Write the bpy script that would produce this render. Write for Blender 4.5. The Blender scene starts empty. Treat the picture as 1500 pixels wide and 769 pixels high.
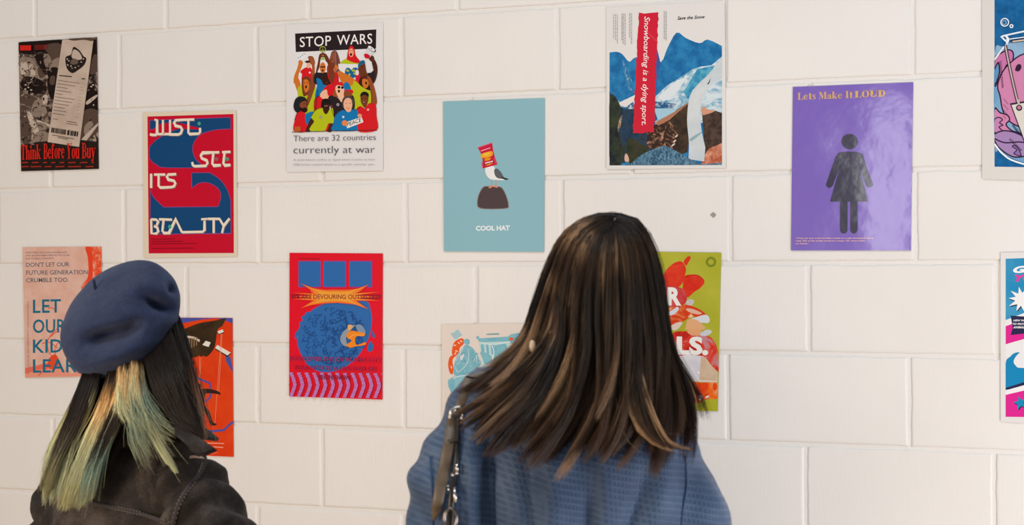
import bpy, bmesh, math, random
import numpy as np
from mathutils import Vector, Matrix, noise
from mathutils.bvhtree import BVHTree
from mathutils.geometry import tessellate_polygon

C = bpy.context.scene.collection
SC = bpy.context.scene
R = math.radians

# ------------------------------------------------------------------ camera
F = 2556.0                      # focal length in pixels of the 1500 px wide frame
ROLL = 0.0033
EYE = Vector((0, 0, 1.575))
RX = Vector((math.cos(ROLL), 0, -math.sin(ROLL)))
UP = Vector((math.sin(ROLL), 0, math.cos(ROLL)))
cam_d = bpy.data.cameras.new('camera')
cam_d.sensor_width = 36.0
cam_d.lens = F / 1500 * 36.0
cam_d.clip_start = 0.05
cam_d.dof.use_dof = True
cam_d.dof.focus_distance = 4.4
cam_d.dof.aperture_fstop = 8.0
cam = bpy.data.objects.new('camera', cam_d)
C.objects.link(cam)
cam.matrix_world = Matrix(((RX.x, UP.x, 0, EYE.x), (0, 0, -1, EYE.y), (RX.z, UP.z, 0, EYE.z), (0, 0, 0, 1)))
SC.camera = cam

# ------------------------------------------------------------------ light and exposure
w = bpy.data.worlds.new('room_light'); SC.world = w; w.use_nodes = True
w.node_tree.nodes['Background'].inputs[0].default_value = (1.0, 1.0, 1.0, 1)
w.node_tree.nodes['Background'].inputs[1].default_value = 0.31

def area(name, loc, target, size, size_y, power, col):
    d = bpy.data.lights.new(name, 'AREA'); d.shape = 'RECTANGLE'
    d.size = size; d.size_y = size_y; d.energy = power; d.color = col
    o = bpy.data.objects.new(name, d); C.objects.link(o)
    o.location = loc
    o.rotation_euler = (Vector(target) - Vector(loc)).to_track_quat('-Z', 'Y').to_euler()
    return o
# high strip lamp over the wall, added fill lights either side, narrow glare light behind
area('ceiling_lamp_over_the_wall', (-0.2, 1.6, 4.6), (0.1, 4.4, 1.3), 3.0, 0.8, 54, (0.92, 0.97, 1.0))
area('warm_fill_left', (-2.6, 1.1, 1.3), (-0.7, 4.8, 0.9), 1.2, 1.2, 56, (1.0, 0.77, 0.56))  # unseen fill, added to warm the left of the wall
area('soft_fill_right', (2.1, 1.7, 0.6), (1.0, 4.2, 0.8), 1.2, 1.0, 45, (0.98, 0.97, 1.0))  # unseen fill, added to brighten the lower right of the wall
area('glare_light_behind', (-3.3, -2.6, 1.98), (0.93, 4.24, 1.7), 0.20, 1.3, 14, (1.0, 0.98, 1.0))  # narrow light placed so its glare falls on the purple poster

SC.view_settings.view_transform = 'Standard'
SC.view_settings.look = 'None'
SC.view_settings.gamma = 1
SC.view_settings.exposure = 0.0
SC.view_settings.use_curve_mapping = False
SC.cycles.max_bounces = 6

# ------------------------------------------------------------------ helpers
def lin(c):
    if isinstance(c, str):
        c = c.lstrip('#'); c = tuple(int(c[i:i+2], 16) for i in (0, 2, 4))
    o = []
    for v in c[:3]:
        v = v / 255.0
        o.append(v / 12.92 if v <= 0.04045 else ((v + 0.055) / 1.055) ** 2.4)
    return tuple(o)

def prop(o, label=None, cat=None, group=None, kind=None):
    if label: o['label'] = label
    if cat: o['category'] = cat
    if group: o['group'] = group
    if kind: o['kind'] = kind
    return o

def link(o, parent=None):
    C.objects.link(o)
    if parent is not None:
        o.parent = parent
    return o

def mesh_obj(name, verts, faces, mats, parent=None, fm=None, smooth=False, mat=None):
    me = bpy.data.meshes.new(name)
    me.from_pydata([tuple(v) for v in verts], [], faces)
    for m in (mats if isinstance(mats, (list, tuple)) else [mats]):
        me.materials.append(m)
    if fm is not None:
        me.polygons.foreach_set('material_index', fm)
    if smooth:
        me.polygons.foreach_set('use_smooth', [True] * len(me.polygons))
    me.update()
    o = bpy.data.objects.new(name, me)
    if mat is not None:
        o.matrix_world = mat
    return link(o, parent)

class N:
    """small node-tree builder"""
    def __init__(s, name, rough=0.5, spec=0.5):
        s.m = bpy.data.materials.new(name); s.m.use_nodes = True
        s.t = s.m.node_tree; s.b = s.t.nodes['Principled BSDF']
        s.b.inputs['Roughness'].default_value = rough
        s.b.inputs['Specular IOR Level'].default_value = spec
    def n(s, kind, **kw):
        x = s.t.nodes.new(kind)
        for k, v in kw.items():
            if k.startswith('i_'):
                key = k[2:]
                x.inputs[int(key) if key.isdigit() else key].default_value = v
            else:
                setattr(x, k, v)
        return x
    def l(s, a, b): s.t.links.new(a, b); return b
    def coord(s, scale=(1, 1, 1), kind='Object', rot=(0, 0, 0)):
        tc = s.n('ShaderNodeTexCoord'); mp = s.n('ShaderNodeMapping')
        mp.inputs['Scale'].default_value = scale; mp.inputs['Rotation'].default_value = rot
        s.l(tc.outputs[kind], mp.inputs['Vector']); return mp.outputs['Vector']
    def noise(s, scale, detail=2, rough=0.5, vec=None, dist=0.0):
        x = s.n('ShaderNodeTexNoise'); x.inputs['Scale'].default_value = scale
        x.inputs['Detail'].default_value = detail; x.inputs['Roughness'].default_value = rough
        x.inputs['Distortion'].default_value = dist
        s.l(vec if vec is not None else s.coord(), x.inputs['Vector']); return x.outputs['Fac']
    def ramp(s, fac, stops):
        x = s.n('ShaderNodeValToRGB'); e = x.color_ramp.elements
        while len(e) < len(stops): e.new(0.5)
        for k, (p, c) in enumerate(stops):
            e[k].position = p; e[k].color = (*c, 1)
        s.l(fac, x.inputs[0]); return x.outputs[0]
    def math(s, op, a, b=None):
        x = s.n('ShaderNodeMath', operation=op)
        for i, v in enumerate((a, b)):
            if v is None: continue
            if isinstance(v, (int, float)): x.inputs[i].default_value = v
            else: s.l(v, x.inputs[i])
        return x.outputs[0]
    def bump(s, h, strength=0.5, dist=0.001, prev=None):
        x = s.n('ShaderNodeBump'); x.inputs['Strength'].default_value = strength
        x.inputs['Distance'].default_value = dist
        s.l(h, x.inputs['Height'])
        if prev is not None: s.l(prev, x.inputs['Normal'])
        s.l(x.outputs[0], s.b.inputs['Normal']); return x.outputs[0]
    def col(s, c):
        if isinstance(c, tuple): s.b.inputs['Base Color'].default_value = (*c[:3], 1)
        else: s.l(c, s.b.inputs['Base Color'])

def plain(name, c, rough=0.5, spec=0.5, metal=0.0):
    m = N(name, rough, spec); m.col(lin(c)); m.b.inputs['Metallic'].default_value = metal
    return m.m

# ------------------------------------------------------------------ the painted block wall
DW, KW = 4.616, 0.406            # wall passes (0, DW) and comes nearer to the right
_n = math.hypot(1, KW)
TW = Vector((1 / _n, -KW / _n, 0)); NW = Vector((-KW / _n, -1 / _n, 0)); P0 = Vector((0, DW, 0))
WALL_M = Matrix(((TW.x, 0, NW.x, P0.x), (TW.y, 0, NW.y, P0.y), (0, 1, 0, 0), (0, 0, 0, 1)))

def ray(x, y):
    return RX * ((x - 750) / F) + UP * ((384.5 - y) / F) + Vector((0, 1, 0))
def at(x, y, Y):                 # the point seen at pixel (x, y) that lies Y metres in front of the camera
    return EYE + ray(x, y) * Y
def on_wall(x, y):               # (t, z) on the wall face under a pixel
    d = ray(x, y); s = NW.dot(P0 - EYE) / NW.dot(d)
    p = EYE + d * s
    return TW.dot(p - P0), p.z
def tz(x, y): return on_wall(x, y)

m = N('white_block_paint', 0.42, 0.4)
v1 = m.coord((230, 14, 1)); v2 = m.coord()
h1 = m.noise(1.0, 3, 0.6, v1); h2 = m.noise(120, 4, 0.65, v2); h3 = m.noise(18, 2, 0.5, v2)
hs = m.math('ADD', m.math('MULTIPLY', h1, 0.7), m.math('MULTIPLY', h2, 0.35))
hs = m.math('ADD', hs, m.math('MULTIPLY', h3, 0.8))
m.bump(hs, 0.5, 0.0013)
m.col(m.ramp(m.noise(2.2, 3, 0.5, v2), [(0.3, (0.795, 0.782, 0.768)), (0.7, (0.835, 0.825, 0.812))]))
PAINT = m.m
m = N('painted_mortar', 0.5, 0.4)
m.bump(m.noise(140, 4, 0.7, m.coord((1, 1, 1))), 0.8, 0.002)
m.col((0.81, 0.80, 0.785)); MORTAR = m.m

def box(name, a, b, mat, parent=None, M=None):
    x0, y0, z0 = a; x1, y1, z1 = b
    v = [(x, y, z) for x in (x0, x1) for y in (y0, y1) for z in (z0, z1)]
    f = [(0, 1, 3, 2), (4, 6, 7, 5), (0, 4, 5, 1), (2, 3, 7, 6), (0, 2, 6, 4), (1, 5, 7, 3)]
    return mesh_obj(name, v, f, mat, parent, mat=M)

wall = box('wall_back', (-4.6, 0, -0.12), (3.4, 3.6, -0.0030), MORTAR, None, WALL_M)
prop(wall, 'white painted concrete block wall hung with posters', kind='structure')

joints_px = {0: [51, 243, 452, 670], 1: [175, 376, 589, 817, 1062, 1337], 2: [75, 472, 925, 1187],
             3: [182, 380, 595, 823, 1070, 1341], 4: [273, 697, 1185, 1460], 5: [180, 378, 592, 1066, 1332],
             6: [472, 1180, 1456], 7: [378]}
def row_joints(r):
    base = r
    ys = 384.5 + (r + 0.5 - 4) * 124
    if r in joints_px: ts = [tz(x, ys)[0] for x in joints_px[r]]
    else:
        src = 1 if r % 2 else 2
        ts = [tz(x, 384.5 + (src + 0.5 - 4) * 124)[0] + 0.01 * math.sin(r * 3) for x in joints_px[src]]
    out = [ts[0]]
    for t in ts[1:]:
        g = t - out[-1]; k = max(1, round(g / 0.45)); a = out[-1]
        for i in range(1, k + 1): out.append(a + g * i / k)
    while out[0] > -4.6: out.insert(0, out[0] - 0.45)
    while out[-1] < 3.4: out.append(out[-1] + 0.45)
    return [min(3.4, max(-4.6, t)) for t in out]

rng = random.Random(4)
def wob(a, b, s): return noise.noise(Vector((a * 14, b * 14, s))) + 0.75 * noise.noise(Vector((a * 75, b * 75, s + 5)))
for r in range(-5, 11):
    ztop = 1.575 + 0.225 * (4 - r); zbot = ztop - 0.225
    J = row_joints(r)
    for a, b in zip(J[:-1], J[1:]):
        if b - a < 0.05: continue
        x0, x1, y0, y1 = a + 0.0038, b - 0.0038, zbot + 0.0012, ztop - 0.0078
        e = 0.0036
        NS = 42 if (-1 <= r <= 7 and b > -1.9 and a < 1.8) else 10
        xs = [x0, x0 + 0.0010, x0 + e, x0 + 0.0075] + [x0 + (x1 - x0) * i / NS for i in range(1, NS)] + [x1 - 0.0075, x1 - e, x1 - 0.0010, x1]
        NY = 18 if NS > 20 else 4
        ysl = [y0, y0 + 0.0006, y0 + e, y0 + 0.0075] + [y0 + (y1 - y0) * i / NY for i in range(1, NY)] + [y1 - 0.0075, y1 - e, y1 - 0.0010, y1]
        nx, ny = len(xs), len(ysl)
        V = []; Fc = []
        tilt = rng.uniform(-0.0006, 0.0006); tilt2 = rng.uniform(-0.0008, 0.0008); ll = rng.uniform(-0.0003, 0.0005)
        for j, y in enumerate(ysl):
            for i, x in enumerate(xs):
                ex = min(i, nx - 1 - i); ey = min(j, ny - 1 - j); ed = min(ex, ey)
                z = (-0.006, -0.0020, -0.0001)[ed] if ed < 3 else ll
                if ed >= 2: z += tilt * (x - x0) / (x1 - x0) + tilt2 * (y - y0) / 0.22 + 0.0004 * noise.noise(Vector((x * 9, y * 9, r)))
                wx = 0.0015 * wob(0.3, y, r + a) if ex <= 3 else 0
                wy = (0.0012 if j < ny / 2 else 0.0026) * wob(x, 0.7, r * 3.0 + (0 if j < ny / 2 else 9)) if ey <= 3 else 0
                V.append((x + wx, y + wy, z))
        for j in range(ny - 1):
            for i in range(nx - 1):
                q = j * nx + i; Fc.append((q, q + 1, q + nx + 1, q + nx))
        mesh_obj('block', V, Fc, PAINT, wall, smooth=True)

# a grey chip in the paint
cx, cz = tz(1045, 315)
ch = mesh_obj('paint_chip', [(cx + 0.0075 * math.cos(k * 0.785) * (1 + 0.3 * math.sin(k * 2.3)), cz + 0.006 * math.sin(k * 0.785) * (1 + 0.3 * math.cos(k * 3)), 0.0016) for k in range(8)],
              [tuple(range(8))], plain('bare_block', '#a09a90', 0.9), wall)
prop(ch, 'small grey chip in the white paint')

m = N('wood_floor', 0.45); m.col(m.ramp(m.noise(6, 4, 0.5, m.coord((1, 8, 1))), [(0.3, (0.52, 0.39, 0.27)), (0.7, (0.62, 0.48, 0.34))])); m.bump(m.noise(300, 2), 0.2)
fl = box('floor', (-4.5, -3.5, -0.08), (4.5, 7.0, 0), m.m)
prop(fl, 'pale brown floor below the poster wall', kind='structure')
# ------------------------------------------------------------------ printing helpers
_ink = {}
def inkc(c): return tuple(max(0.0, v * 0.99 - 0.006) for v in lin(c))
def ink(c, rough=0.42, c2=None, scale=60, stretch=(1, 1, 1), relief=0, lo=0.4, hi=0.6, c3=None, detail=4, dist=0.0):
    key = (c, rough, c2, scale, stretch, relief, lo, hi, c3, detail, dist)
    if key in _ink: return _ink[key]
    m = N('printed_ink', rough, 0.5 if rough < 0.3 else 0.16)
    if c2:
        stops = [(lo, inkc(c)), (hi, inkc(c2))]
        if c3: stops = [(lo, inkc(c)), ((lo + hi) / 2, inkc(c2)), (hi, inkc(c3))]
        m.col(m.ramp(m.noise(scale, detail, 0.6, m.coord(stretch), dist), stops))
    else: m.col(inkc(c))
    if relief:
        m.bump(m.math('ADD', m.noise(5, 1, 0.4), m.math('MULTIPLY', m.noise(26, 2, 0.5), 0.12)), relief, 0.012)
    _ink[key] = m.m
    return m.m

_txt = {}
def glyph_mesh(s, weight=0.0, spacing=1.0, shear=0.0):
    key = (s, weight, spacing, shear)
    if key in _txt: return _txt[key]
    cu = bpy.data.curves.new('lettering_source', 'FONT'); cu.body = s; cu.size = 1; cu.offset = weight
    cu.space_character = spacing; cu.shear = shear; cu.resolution_u = 3
    o = bpy.data.objects.new('lettering_source', cu); C.objects.link(o)
    dg = bpy.context.evaluated_depsgraph_get()
    me = bpy.data.meshes.new_from_object(o.evaluated_get(dg))
    V = [(v.co.x, v.co.y) for v in me.vertices]; Fs = [tuple(p.vertices) for p in me.polygons]
    bpy.data.objects.remove(o); bpy.data.curves.remove(cu); bpy.data.meshes.remove(me)
    _txt[key] = (V, Fs); return _txt[key]
_capV = glyph_mesh('H')[0]; CAP = max(v[1] for v in _capV)

def catmull(pts, closed=True, n=5):
    P = list(pts); k = len(P); out = []
    rngi = range(k) if closed else range(k - 1)
    for i in rngi:
        if closed: a, b, c, d = P[i - 1], P[i], P[(i + 1) % k], P[(i + 2) % k]
        else: a, b, c, d = P[max(i - 1, 0)], P[i], P[i + 1], P[min(i + 2, k - 1)]
        for j in range(n):
            t = j / n
            out.append(tuple(0.5 * (2 * b[q] + (c[q] - a[q]) * t + (2 * a[q] - 5 * b[q] + 4 * c[q] - d[q]) * t * t + (3 * b[q] - a[q] - 3 * c[q] + d[q]) * t ** 3) for q in range(len(b))))
    if not closed: out.append(tuple(P[-1]))
    return out

STEP = 0.00002
class Poster:
    """a sheet on the wall; art points are given in the units of a frame (origin, scale) over the photograph"""
    def __init__(s, label, corners, paper, off=0.0035, rough=0.42, relief=0, cat='poster'):
        s.rough = rough; s.relief = relief; s.off = off
        s.frame = (0, 0, 1.0)
        q = [tz(*c) for c in corners]
        s.c = (sum(a[0] for a in q) / 4, sum(a[1] for a in q) / 4)
        M = WALL_M @ Matrix.Translation((s.c[0], s.c[1], off))
        v = [(a[0] - s.c[0], a[1] - s.c[1], z) for z in (0, -0.0004) for a in q]
        f = [(0, 3, 2, 1), (4, 5, 6, 7)] + [(i, (i + 1) % 4, 4 + (i + 1) % 4, 4 + i) for i in range(4)]
        s.o = mesh_obj('poster', v, f, s.mat(paper), mat=M)
        prop(s.o, label, cat, 'posters on the white block wall')
        s.z = 0.00005
        s.banks = {}
        s.edge = [(a[0] - s.c[0], a[1] - s.c[1]) for a in q]     # clockwise
        s.count = 0
    def mat(s, c): return c if not isinstance(c, str) else ink(c, s.rough, relief=s.relief)
    def loc(s, p):
        ox, oy, k = s.frame
        t, z = tz(ox + p[0] / k, oy + p[1] / k)
        return (t - s.c[0], z - s.c[1])
    def clipq(s, quad):
        s.edge = [s.loc(c) for c in quad]
    def _clip(s, P, Fs):
        E = s.edge
        def side(p, a, b): return (b[0] - a[0]) * (p[1] - a[1]) - (b[1] - a[1]) * (p[0] - a[0])
        sg = -1
        ok = [all(sg * side(p, E[i], E[(i + 1) % 4]) >= -1e-9 for i in range(4)) for p in P]
        if all(ok): return P, Fs
        P = list(P); out = []
        for f in Fs:
            if all(ok[i] for i in f): out.append(f); continue
            poly = [P[i] for i in f]
            for i in range(4):
                a, b = E[i], E[(i + 1) % 4]; new = []
                for j in range(len(poly)):
                    p, q = poly[j - 1], poly[j]; dp, dq = sg * side(p, a, b), sg * side(q, a, b)
                    if (dp >= 0) != (dq >= 0):
                        t = dp / (dp - dq); new.append((p[0] + (q[0] - p[0]) * t, p[1] + (q[1] - p[1]) * t, p[2]))
                    if dq >= 0: new.append(q)
                poly = new
                if len(poly) < 3: break
            if len(poly) >= 3:
                k = len(P); P += poly; out.append(tuple(range(k, k + len(poly))))
                ok += [False] * len(poly)
        used = sorted({i for f in out for i in f}); m = {u: n for n, u in enumerate(used)}
        return [P[u] for u in used], [tuple(m[i] for i in f) for f in out]
    def _add(s, bank, pts3, faces, mat):
        pts3, faces = s._clip(pts3, faces)
        if not faces: return
        b = s.banks.setdefault(bank, ([], [], [], []))
        if mat not in b[2]: b[2].append(mat)
        k = len(b[0]); b[0].extend(pts3)
        for f in faces: b[1].append(tuple(i + k for i in f)); b[3].append(b[2].index(mat))
    def poly(s, pts, c, bank='printed_picture'):
        P = [(*s.loc(p), s.z) for p in pts]
        tri = tessellate_polygon([[Vector((p[0], p[1], 0)) for p in P]])
        out = []
        for a, b, d in tri:
            ar = (P[b][0] - P[a][0]) * (P[d][1] - P[a][1]) - (P[d][0] - P[a][0]) * (P[b][1] - P[a][1])
            out.append((a, b, d) if ar > 0 else (a, d, b))
        s._add(bank, P, out, s.mat(c)); s.z += STEP
    def spl(s, pts, c, bank='printed_picture', n=4): s.poly(catmull(pts, True, n), c, bank)
    def rect(s, x0, y0, x1, y1, c, bank='printed_picture'): s.poly([(x0, y0), (x1, y0), (x1, y1), (x0, y1)], c, bank)
    def ell(s, x, y, rx, ry, c, rot=0, n=20, bank='printed_picture', a0=0, a1=360):
        cr, sr = math.cos(R(rot)), math.sin(R(rot)); pts = []
        for i in range(n):
            a = R(a0 + (a1 - a0) * i / (n if a1 - a0 == 360 else n - 1)); u, v = rx * math.cos(a), ry * math.sin(a)
            pts.append((x + u * cr - v * sr, y + u * sr + v * cr))
        s.poly(pts, c, bank)
    def line(s, pts, w, c, bank='printed_picture', smooth=False, closed=False, taper=False):
        if smooth: pts = catmull(pts, closed, 4)
        if closed: pts = list(pts) + [pts[0]]
        P = [s.loc(p) for p in pts]; hw = w / s.frame[2] / 2 * 0.00182 * 1.0
        V = []; Fs = []
        for i, p in enumerate(P):
            a = Vector(P[max(i - 1, 0)]); b = Vector(P[min(i + 1, len(P) - 1)])
            d = b - a; d = d.normalized() if d.length > 1e-9 else Vector((1, 0))
            if 0 < i < len(P) - 1:
                d1 = (Vector(P[i]) - Vector(P[i - 1])); d2 = (Vector(P[i + 1]) - Vector(P[i]))
                k = 1.0
                if d1.length > 1e-9 and d2.length > 1e-9:
                    cs = max(0.5, d.dot(d1.normalized())); k = 1 / cs
            else: k = 1.0
            h = hw * k * ((1 - abs(2 * i / (len(P) - 1) - 1) ** 2) if taper else 1)
            V += [(p[0] - d.y * h, p[1] + d.x * h, s.z), (p[0] + d.y * h, p[1] - d.x * h, s.z)]
            if i: Fs.append((2 * i - 2, 2 * i - 1, 2 * i + 1, 2 * i))
        s._add(bank, V, Fs, s.mat(c)); s.z += STEP
    def ring(s, x, y, r, w, c, ry=None, bank='printed_picture'):
        ry = ry or r
        s.line([(x + r * math.cos(k * math.pi / 12), y + ry * math.sin(k * math.pi / 12)) for k in range(25)], w, c, bank)
    def text(s, t, p0, p1, h, c, weight=0.0, spacing=1.0, shear=0.0, rot90=False, h1=None):
        """baseline from p0 to p1, capitals h high"""
        V, Fs = glyph_mesh(t, weight, spacing, shear)
        if not V: return
        xs = [v[0] for v in V]; a, b = min(xs), max(xs); P = []
        h1 = h if h1 is None else h1
        dx, dy = p1[0] - p0[0], p1[1] - p0[1]; L = math.hypot(dx, dy)
        for x, y in V:
            u = (x - a) / (b - a); v = y / CAP * (h + (h1 - h) * u)
            if rot90: q = (p0[0] + dx * u - dy / L * -v, p0[1] + dy * u - dx / L * v)
            else: q = (p0[0] + dx * u, p0[1] + dy * u - v)
            P.append((*s.loc(q), s.z))
        s.count += 1; s._add('lettering|%d' % s.count, P, Fs, s.mat(c)); s.z += STEP
    def glyphs(s, t, p0, p1, h, c, table, gap=0.08):
        adv = 0; items = []
        for chh in t:
            if chh == ' ': adv += 0.34; continue
            polys, wd = table[chh]
            items.append((adv, polys)); adv += wd + gap
        adv -= gap; s.count += 1; bk = 'lettering|%d' % s.count
        for x0, polys in items:
            for pl in polys:
                pts = []
                for x, y in pl:
                    u = (x + x0) / adv
                    pts.append((p0[0] + (p1[0] - p0[0]) * u, p0[1] + (p1[1] - p0[1]) * u - y * h))
                s.poly(pts, c, bk)
    def done(s):
        for name, (V, Fs, ms, fm) in s.banks.items():
            name = name.split('|')[0]
            me = bpy.data.meshes.new(name); me.from_pydata(V, [], Fs)
            for m in ms: me.materials.append(m)
            me.polygons.foreach_set('material_index', fm); me.update()
            o = bpy.data.objects.new(name, me); link(o, s.o)

# heavy serif capitals and small letters for two of the titles
def B(x0, y0, x1, y1): return [(x0, y0), (x1, y0), (x1, y1), (x0, y1)]
def ringseg(cx, cy, rx, ry, ix, iy, a0=0, a1=360, n=18):
    o = [(cx + rx * math.cos(R(a0 + (a1 - a0) * i / n)), cy + ry * math.sin(R(a0 + (a1 - a0) * i / n))) for i in range(n + 1)]
    i_ = [(cx + ix * math.cos(R(a1 - (a1 - a0) * i / n)), cy + iy * math.sin(R(a1 - (a1 - a0) * i / n))) for i in range(n + 1)]
    if a1 - a0 == 360:
        h = n // 2
        return [o[:h + 1] + i_[n - h:], o[h:] + i_[:n - h + 1]]
    return [o + i_]
def serif_table(st=0.2, hl=0.05, wide=1.0):
    x = 0.66; T = {}
    def sf(a, b, y): return B(a, y, b, y + hl)
    def stem(cx, y0, y1, k=0.1): return [B(cx - st / 2, y0, cx + st / 2, y1), sf(cx - st / 2 - k, cx + st / 2 + k, y0), sf(cx - st / 2 - k, cx + st / 2 + k, y1 - hl)]
    h = st / 2
    T['T'] = (stem(.4, 0, 1) + [B(0, 1 - hl, .8, 1), [(0, 1), (0, .68), (.04, .68), (.12, .92), (.3, 1)], [(.8, 1), (.8, .68), (.76, .68), (.68, .92), (.5, 1)]], .8)
    T['L'] = (stem(h + .08, 0, 1) + [B(.1, 0, .74, hl), [(.74, 0), (.74, .36), (.70, .36), (.62, .1), (.4, 0)]], .74)
    T['I'] = (stem(h + .08, 0, 1), st + .16)
    T['B'] = (stem(h + .08, 0, 1) + ringseg(.38, .74, .3, .26, .12, .21, -90, 90) + ringseg(.38, .26, .36, .27, .15, .21, -90, 90) + [B(.2, .47, .42, .53), B(.2, 0, .4, hl), B(.2, 1 - hl, .4, 1)], .74)
    T['D'] = (stem(h + .08, 0, 1) + ringseg(.36, .5, .46, .5, .22, .45, -90, 90) + [B(.2, 0, .38, hl), B(.2, 1 - hl, .38, 1)], .82)
    T['O'] = (ringseg(.42, .5, .42, .52, .18, .46), .84)
    T['U'] = (stem(h + .08, .3, 1)[0:1] + [B(0, 1 - hl, .38, 1), B(.6, 1 - hl, .86, 1), B(.7, .3, .76, 1)] + ringseg(.42, .3, .34, .32, .14, .26, 180, 360), .86)
    T['M'] = ([B(.1, 0, .15, 1), sf(0, .28, 0), [(.08, 1), (.34, 1), (.62, .3), (.52, .0), (.48, .0)], [(.5, 0), (.56, .18), (.86, 1), (.78, 1)], B(.78, 0, .78 + st, 1), sf(.68, 1.08, 0), sf(.78, 1.08, 1 - hl), sf(0, .3, 1 - hl)], 1.08)
    T['Y'] = ([[(.05, 1), (.3, 1), (.5, .45), (.5, .4), (.3, .4)], [(.45, .42), (.68, 1), (.74, 1), (.5, .42)], B(.3, 0, .5, .45), sf(.2, .6, 0), sf(0, .4, 1 - hl), sf(.58, .84, 1 - hl)], .84)
    T['h'] = (stem(h + .05, 0, 1, .05) + [B(.42, 0, .42 + st, .45), sf(.38, .68, 0)] + ringseg(.38, .42, .24, .24, .06, .19, 0, 150), .68)
    T['n'] = (stem(h + .05, 0, x, .05) + [B(.42, 0, .42 + st, .45), sf(.38, .68, 0)] + ringseg(.38, .42, .24, .24, .06, .19, 0, 150), .68)
    T['i'] = (stem(h + .05, 0, x, .05) + ringseg(h + .05, .86, .11, .11, 0, 0), st + .12)
    T['k'] = (stem(h + .05, 0, 1, .05) + [[(.24, .28), (.55, x), (.62, x), (.3, .28)], [(.3, .34), (.42, .44), (.7, 0), (.46, 0)], sf(.42, .72, x - hl), sf(.4, .74, 0)], .74)
    T['e'] = (ringseg(.3, .33, .3, .34, .1, .29, 20, 330) + [B(.1, .34, .58, .39)], .6)
    T['o'] = (ringseg(.3, .33, .3, .34, .1, .29), .6)
    T['f'] = (stem(h + .08, 0, .8, .05) + ringseg(.3, .76, .22, .24, .04, .19, 20, 180) + [B(0, x - hl, .44, x)] + ringseg(.46, .86, .08, .08, 0, 0), .5)
    T['r'] = (stem(h + .05, 0, x, .05) + ringseg(.36, .48, .14, .18, .04, .12, 20, 160) + ringseg(.47, .54, .09, .1, 0, 0), .54)
    T['u'] = ([B(.05, .2, .05 + st, x), sf(0, .25, x - hl), B(.44, 0, .44 + st, x), sf(.38, .6, x - hl), sf(.6, .7, 0)] + ringseg(.28, .2, .23, .22, .05, .16, 180, 340), .7)
    T['y'] = ([[(.04, x), (.28, x), (.46, .18), (.38, -.05), (.3, -.05)], [(.36, 0), (.6, x), (.66, x), (.36, -.22), (.26, -.22)], sf(0, .34, x - hl), sf(.5, .74, x - hl)] + ringseg(.2, -.16, .1, .1, 0, 0), .74)
    T['t'] = ([B(.12, .1, .12 + st, .85), B(0, x - hl, .46, x)] + ringseg(.28, .16, .18, .18, .04, .12, 180, 340), .46)
    T['s'] = (ringseg(.26, .48, .22, .2, .07, .15, 30, 270) + ringseg(.26, .18, .23, .2, .08, .15, -150, 90) + [[(.08, .46), (.3, .24), (.46, .24), (.2, .5)], B(.43, .48, .47, x), B(.04, 0, .08, .22)], .5)
    T['a'] = ([B(.34, 0, .34 + st, .5), sf(.5, .62, 0)] + ringseg(.3, .46, .22, .21, .06, .16, 10, 160) + ringseg(.24, .18, .22, .19, .06, .14, 60, 330) + ringseg(.13, .5, .09, .09, 0, 0), .62)
    return T
SERIF = serif_table(0.24, 0.05)
# ------------------------------------------------------------------ the posters
def crop(ox, oy, k):
    return lambda x, y: (ox + x / k, oy + y / k)

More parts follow.
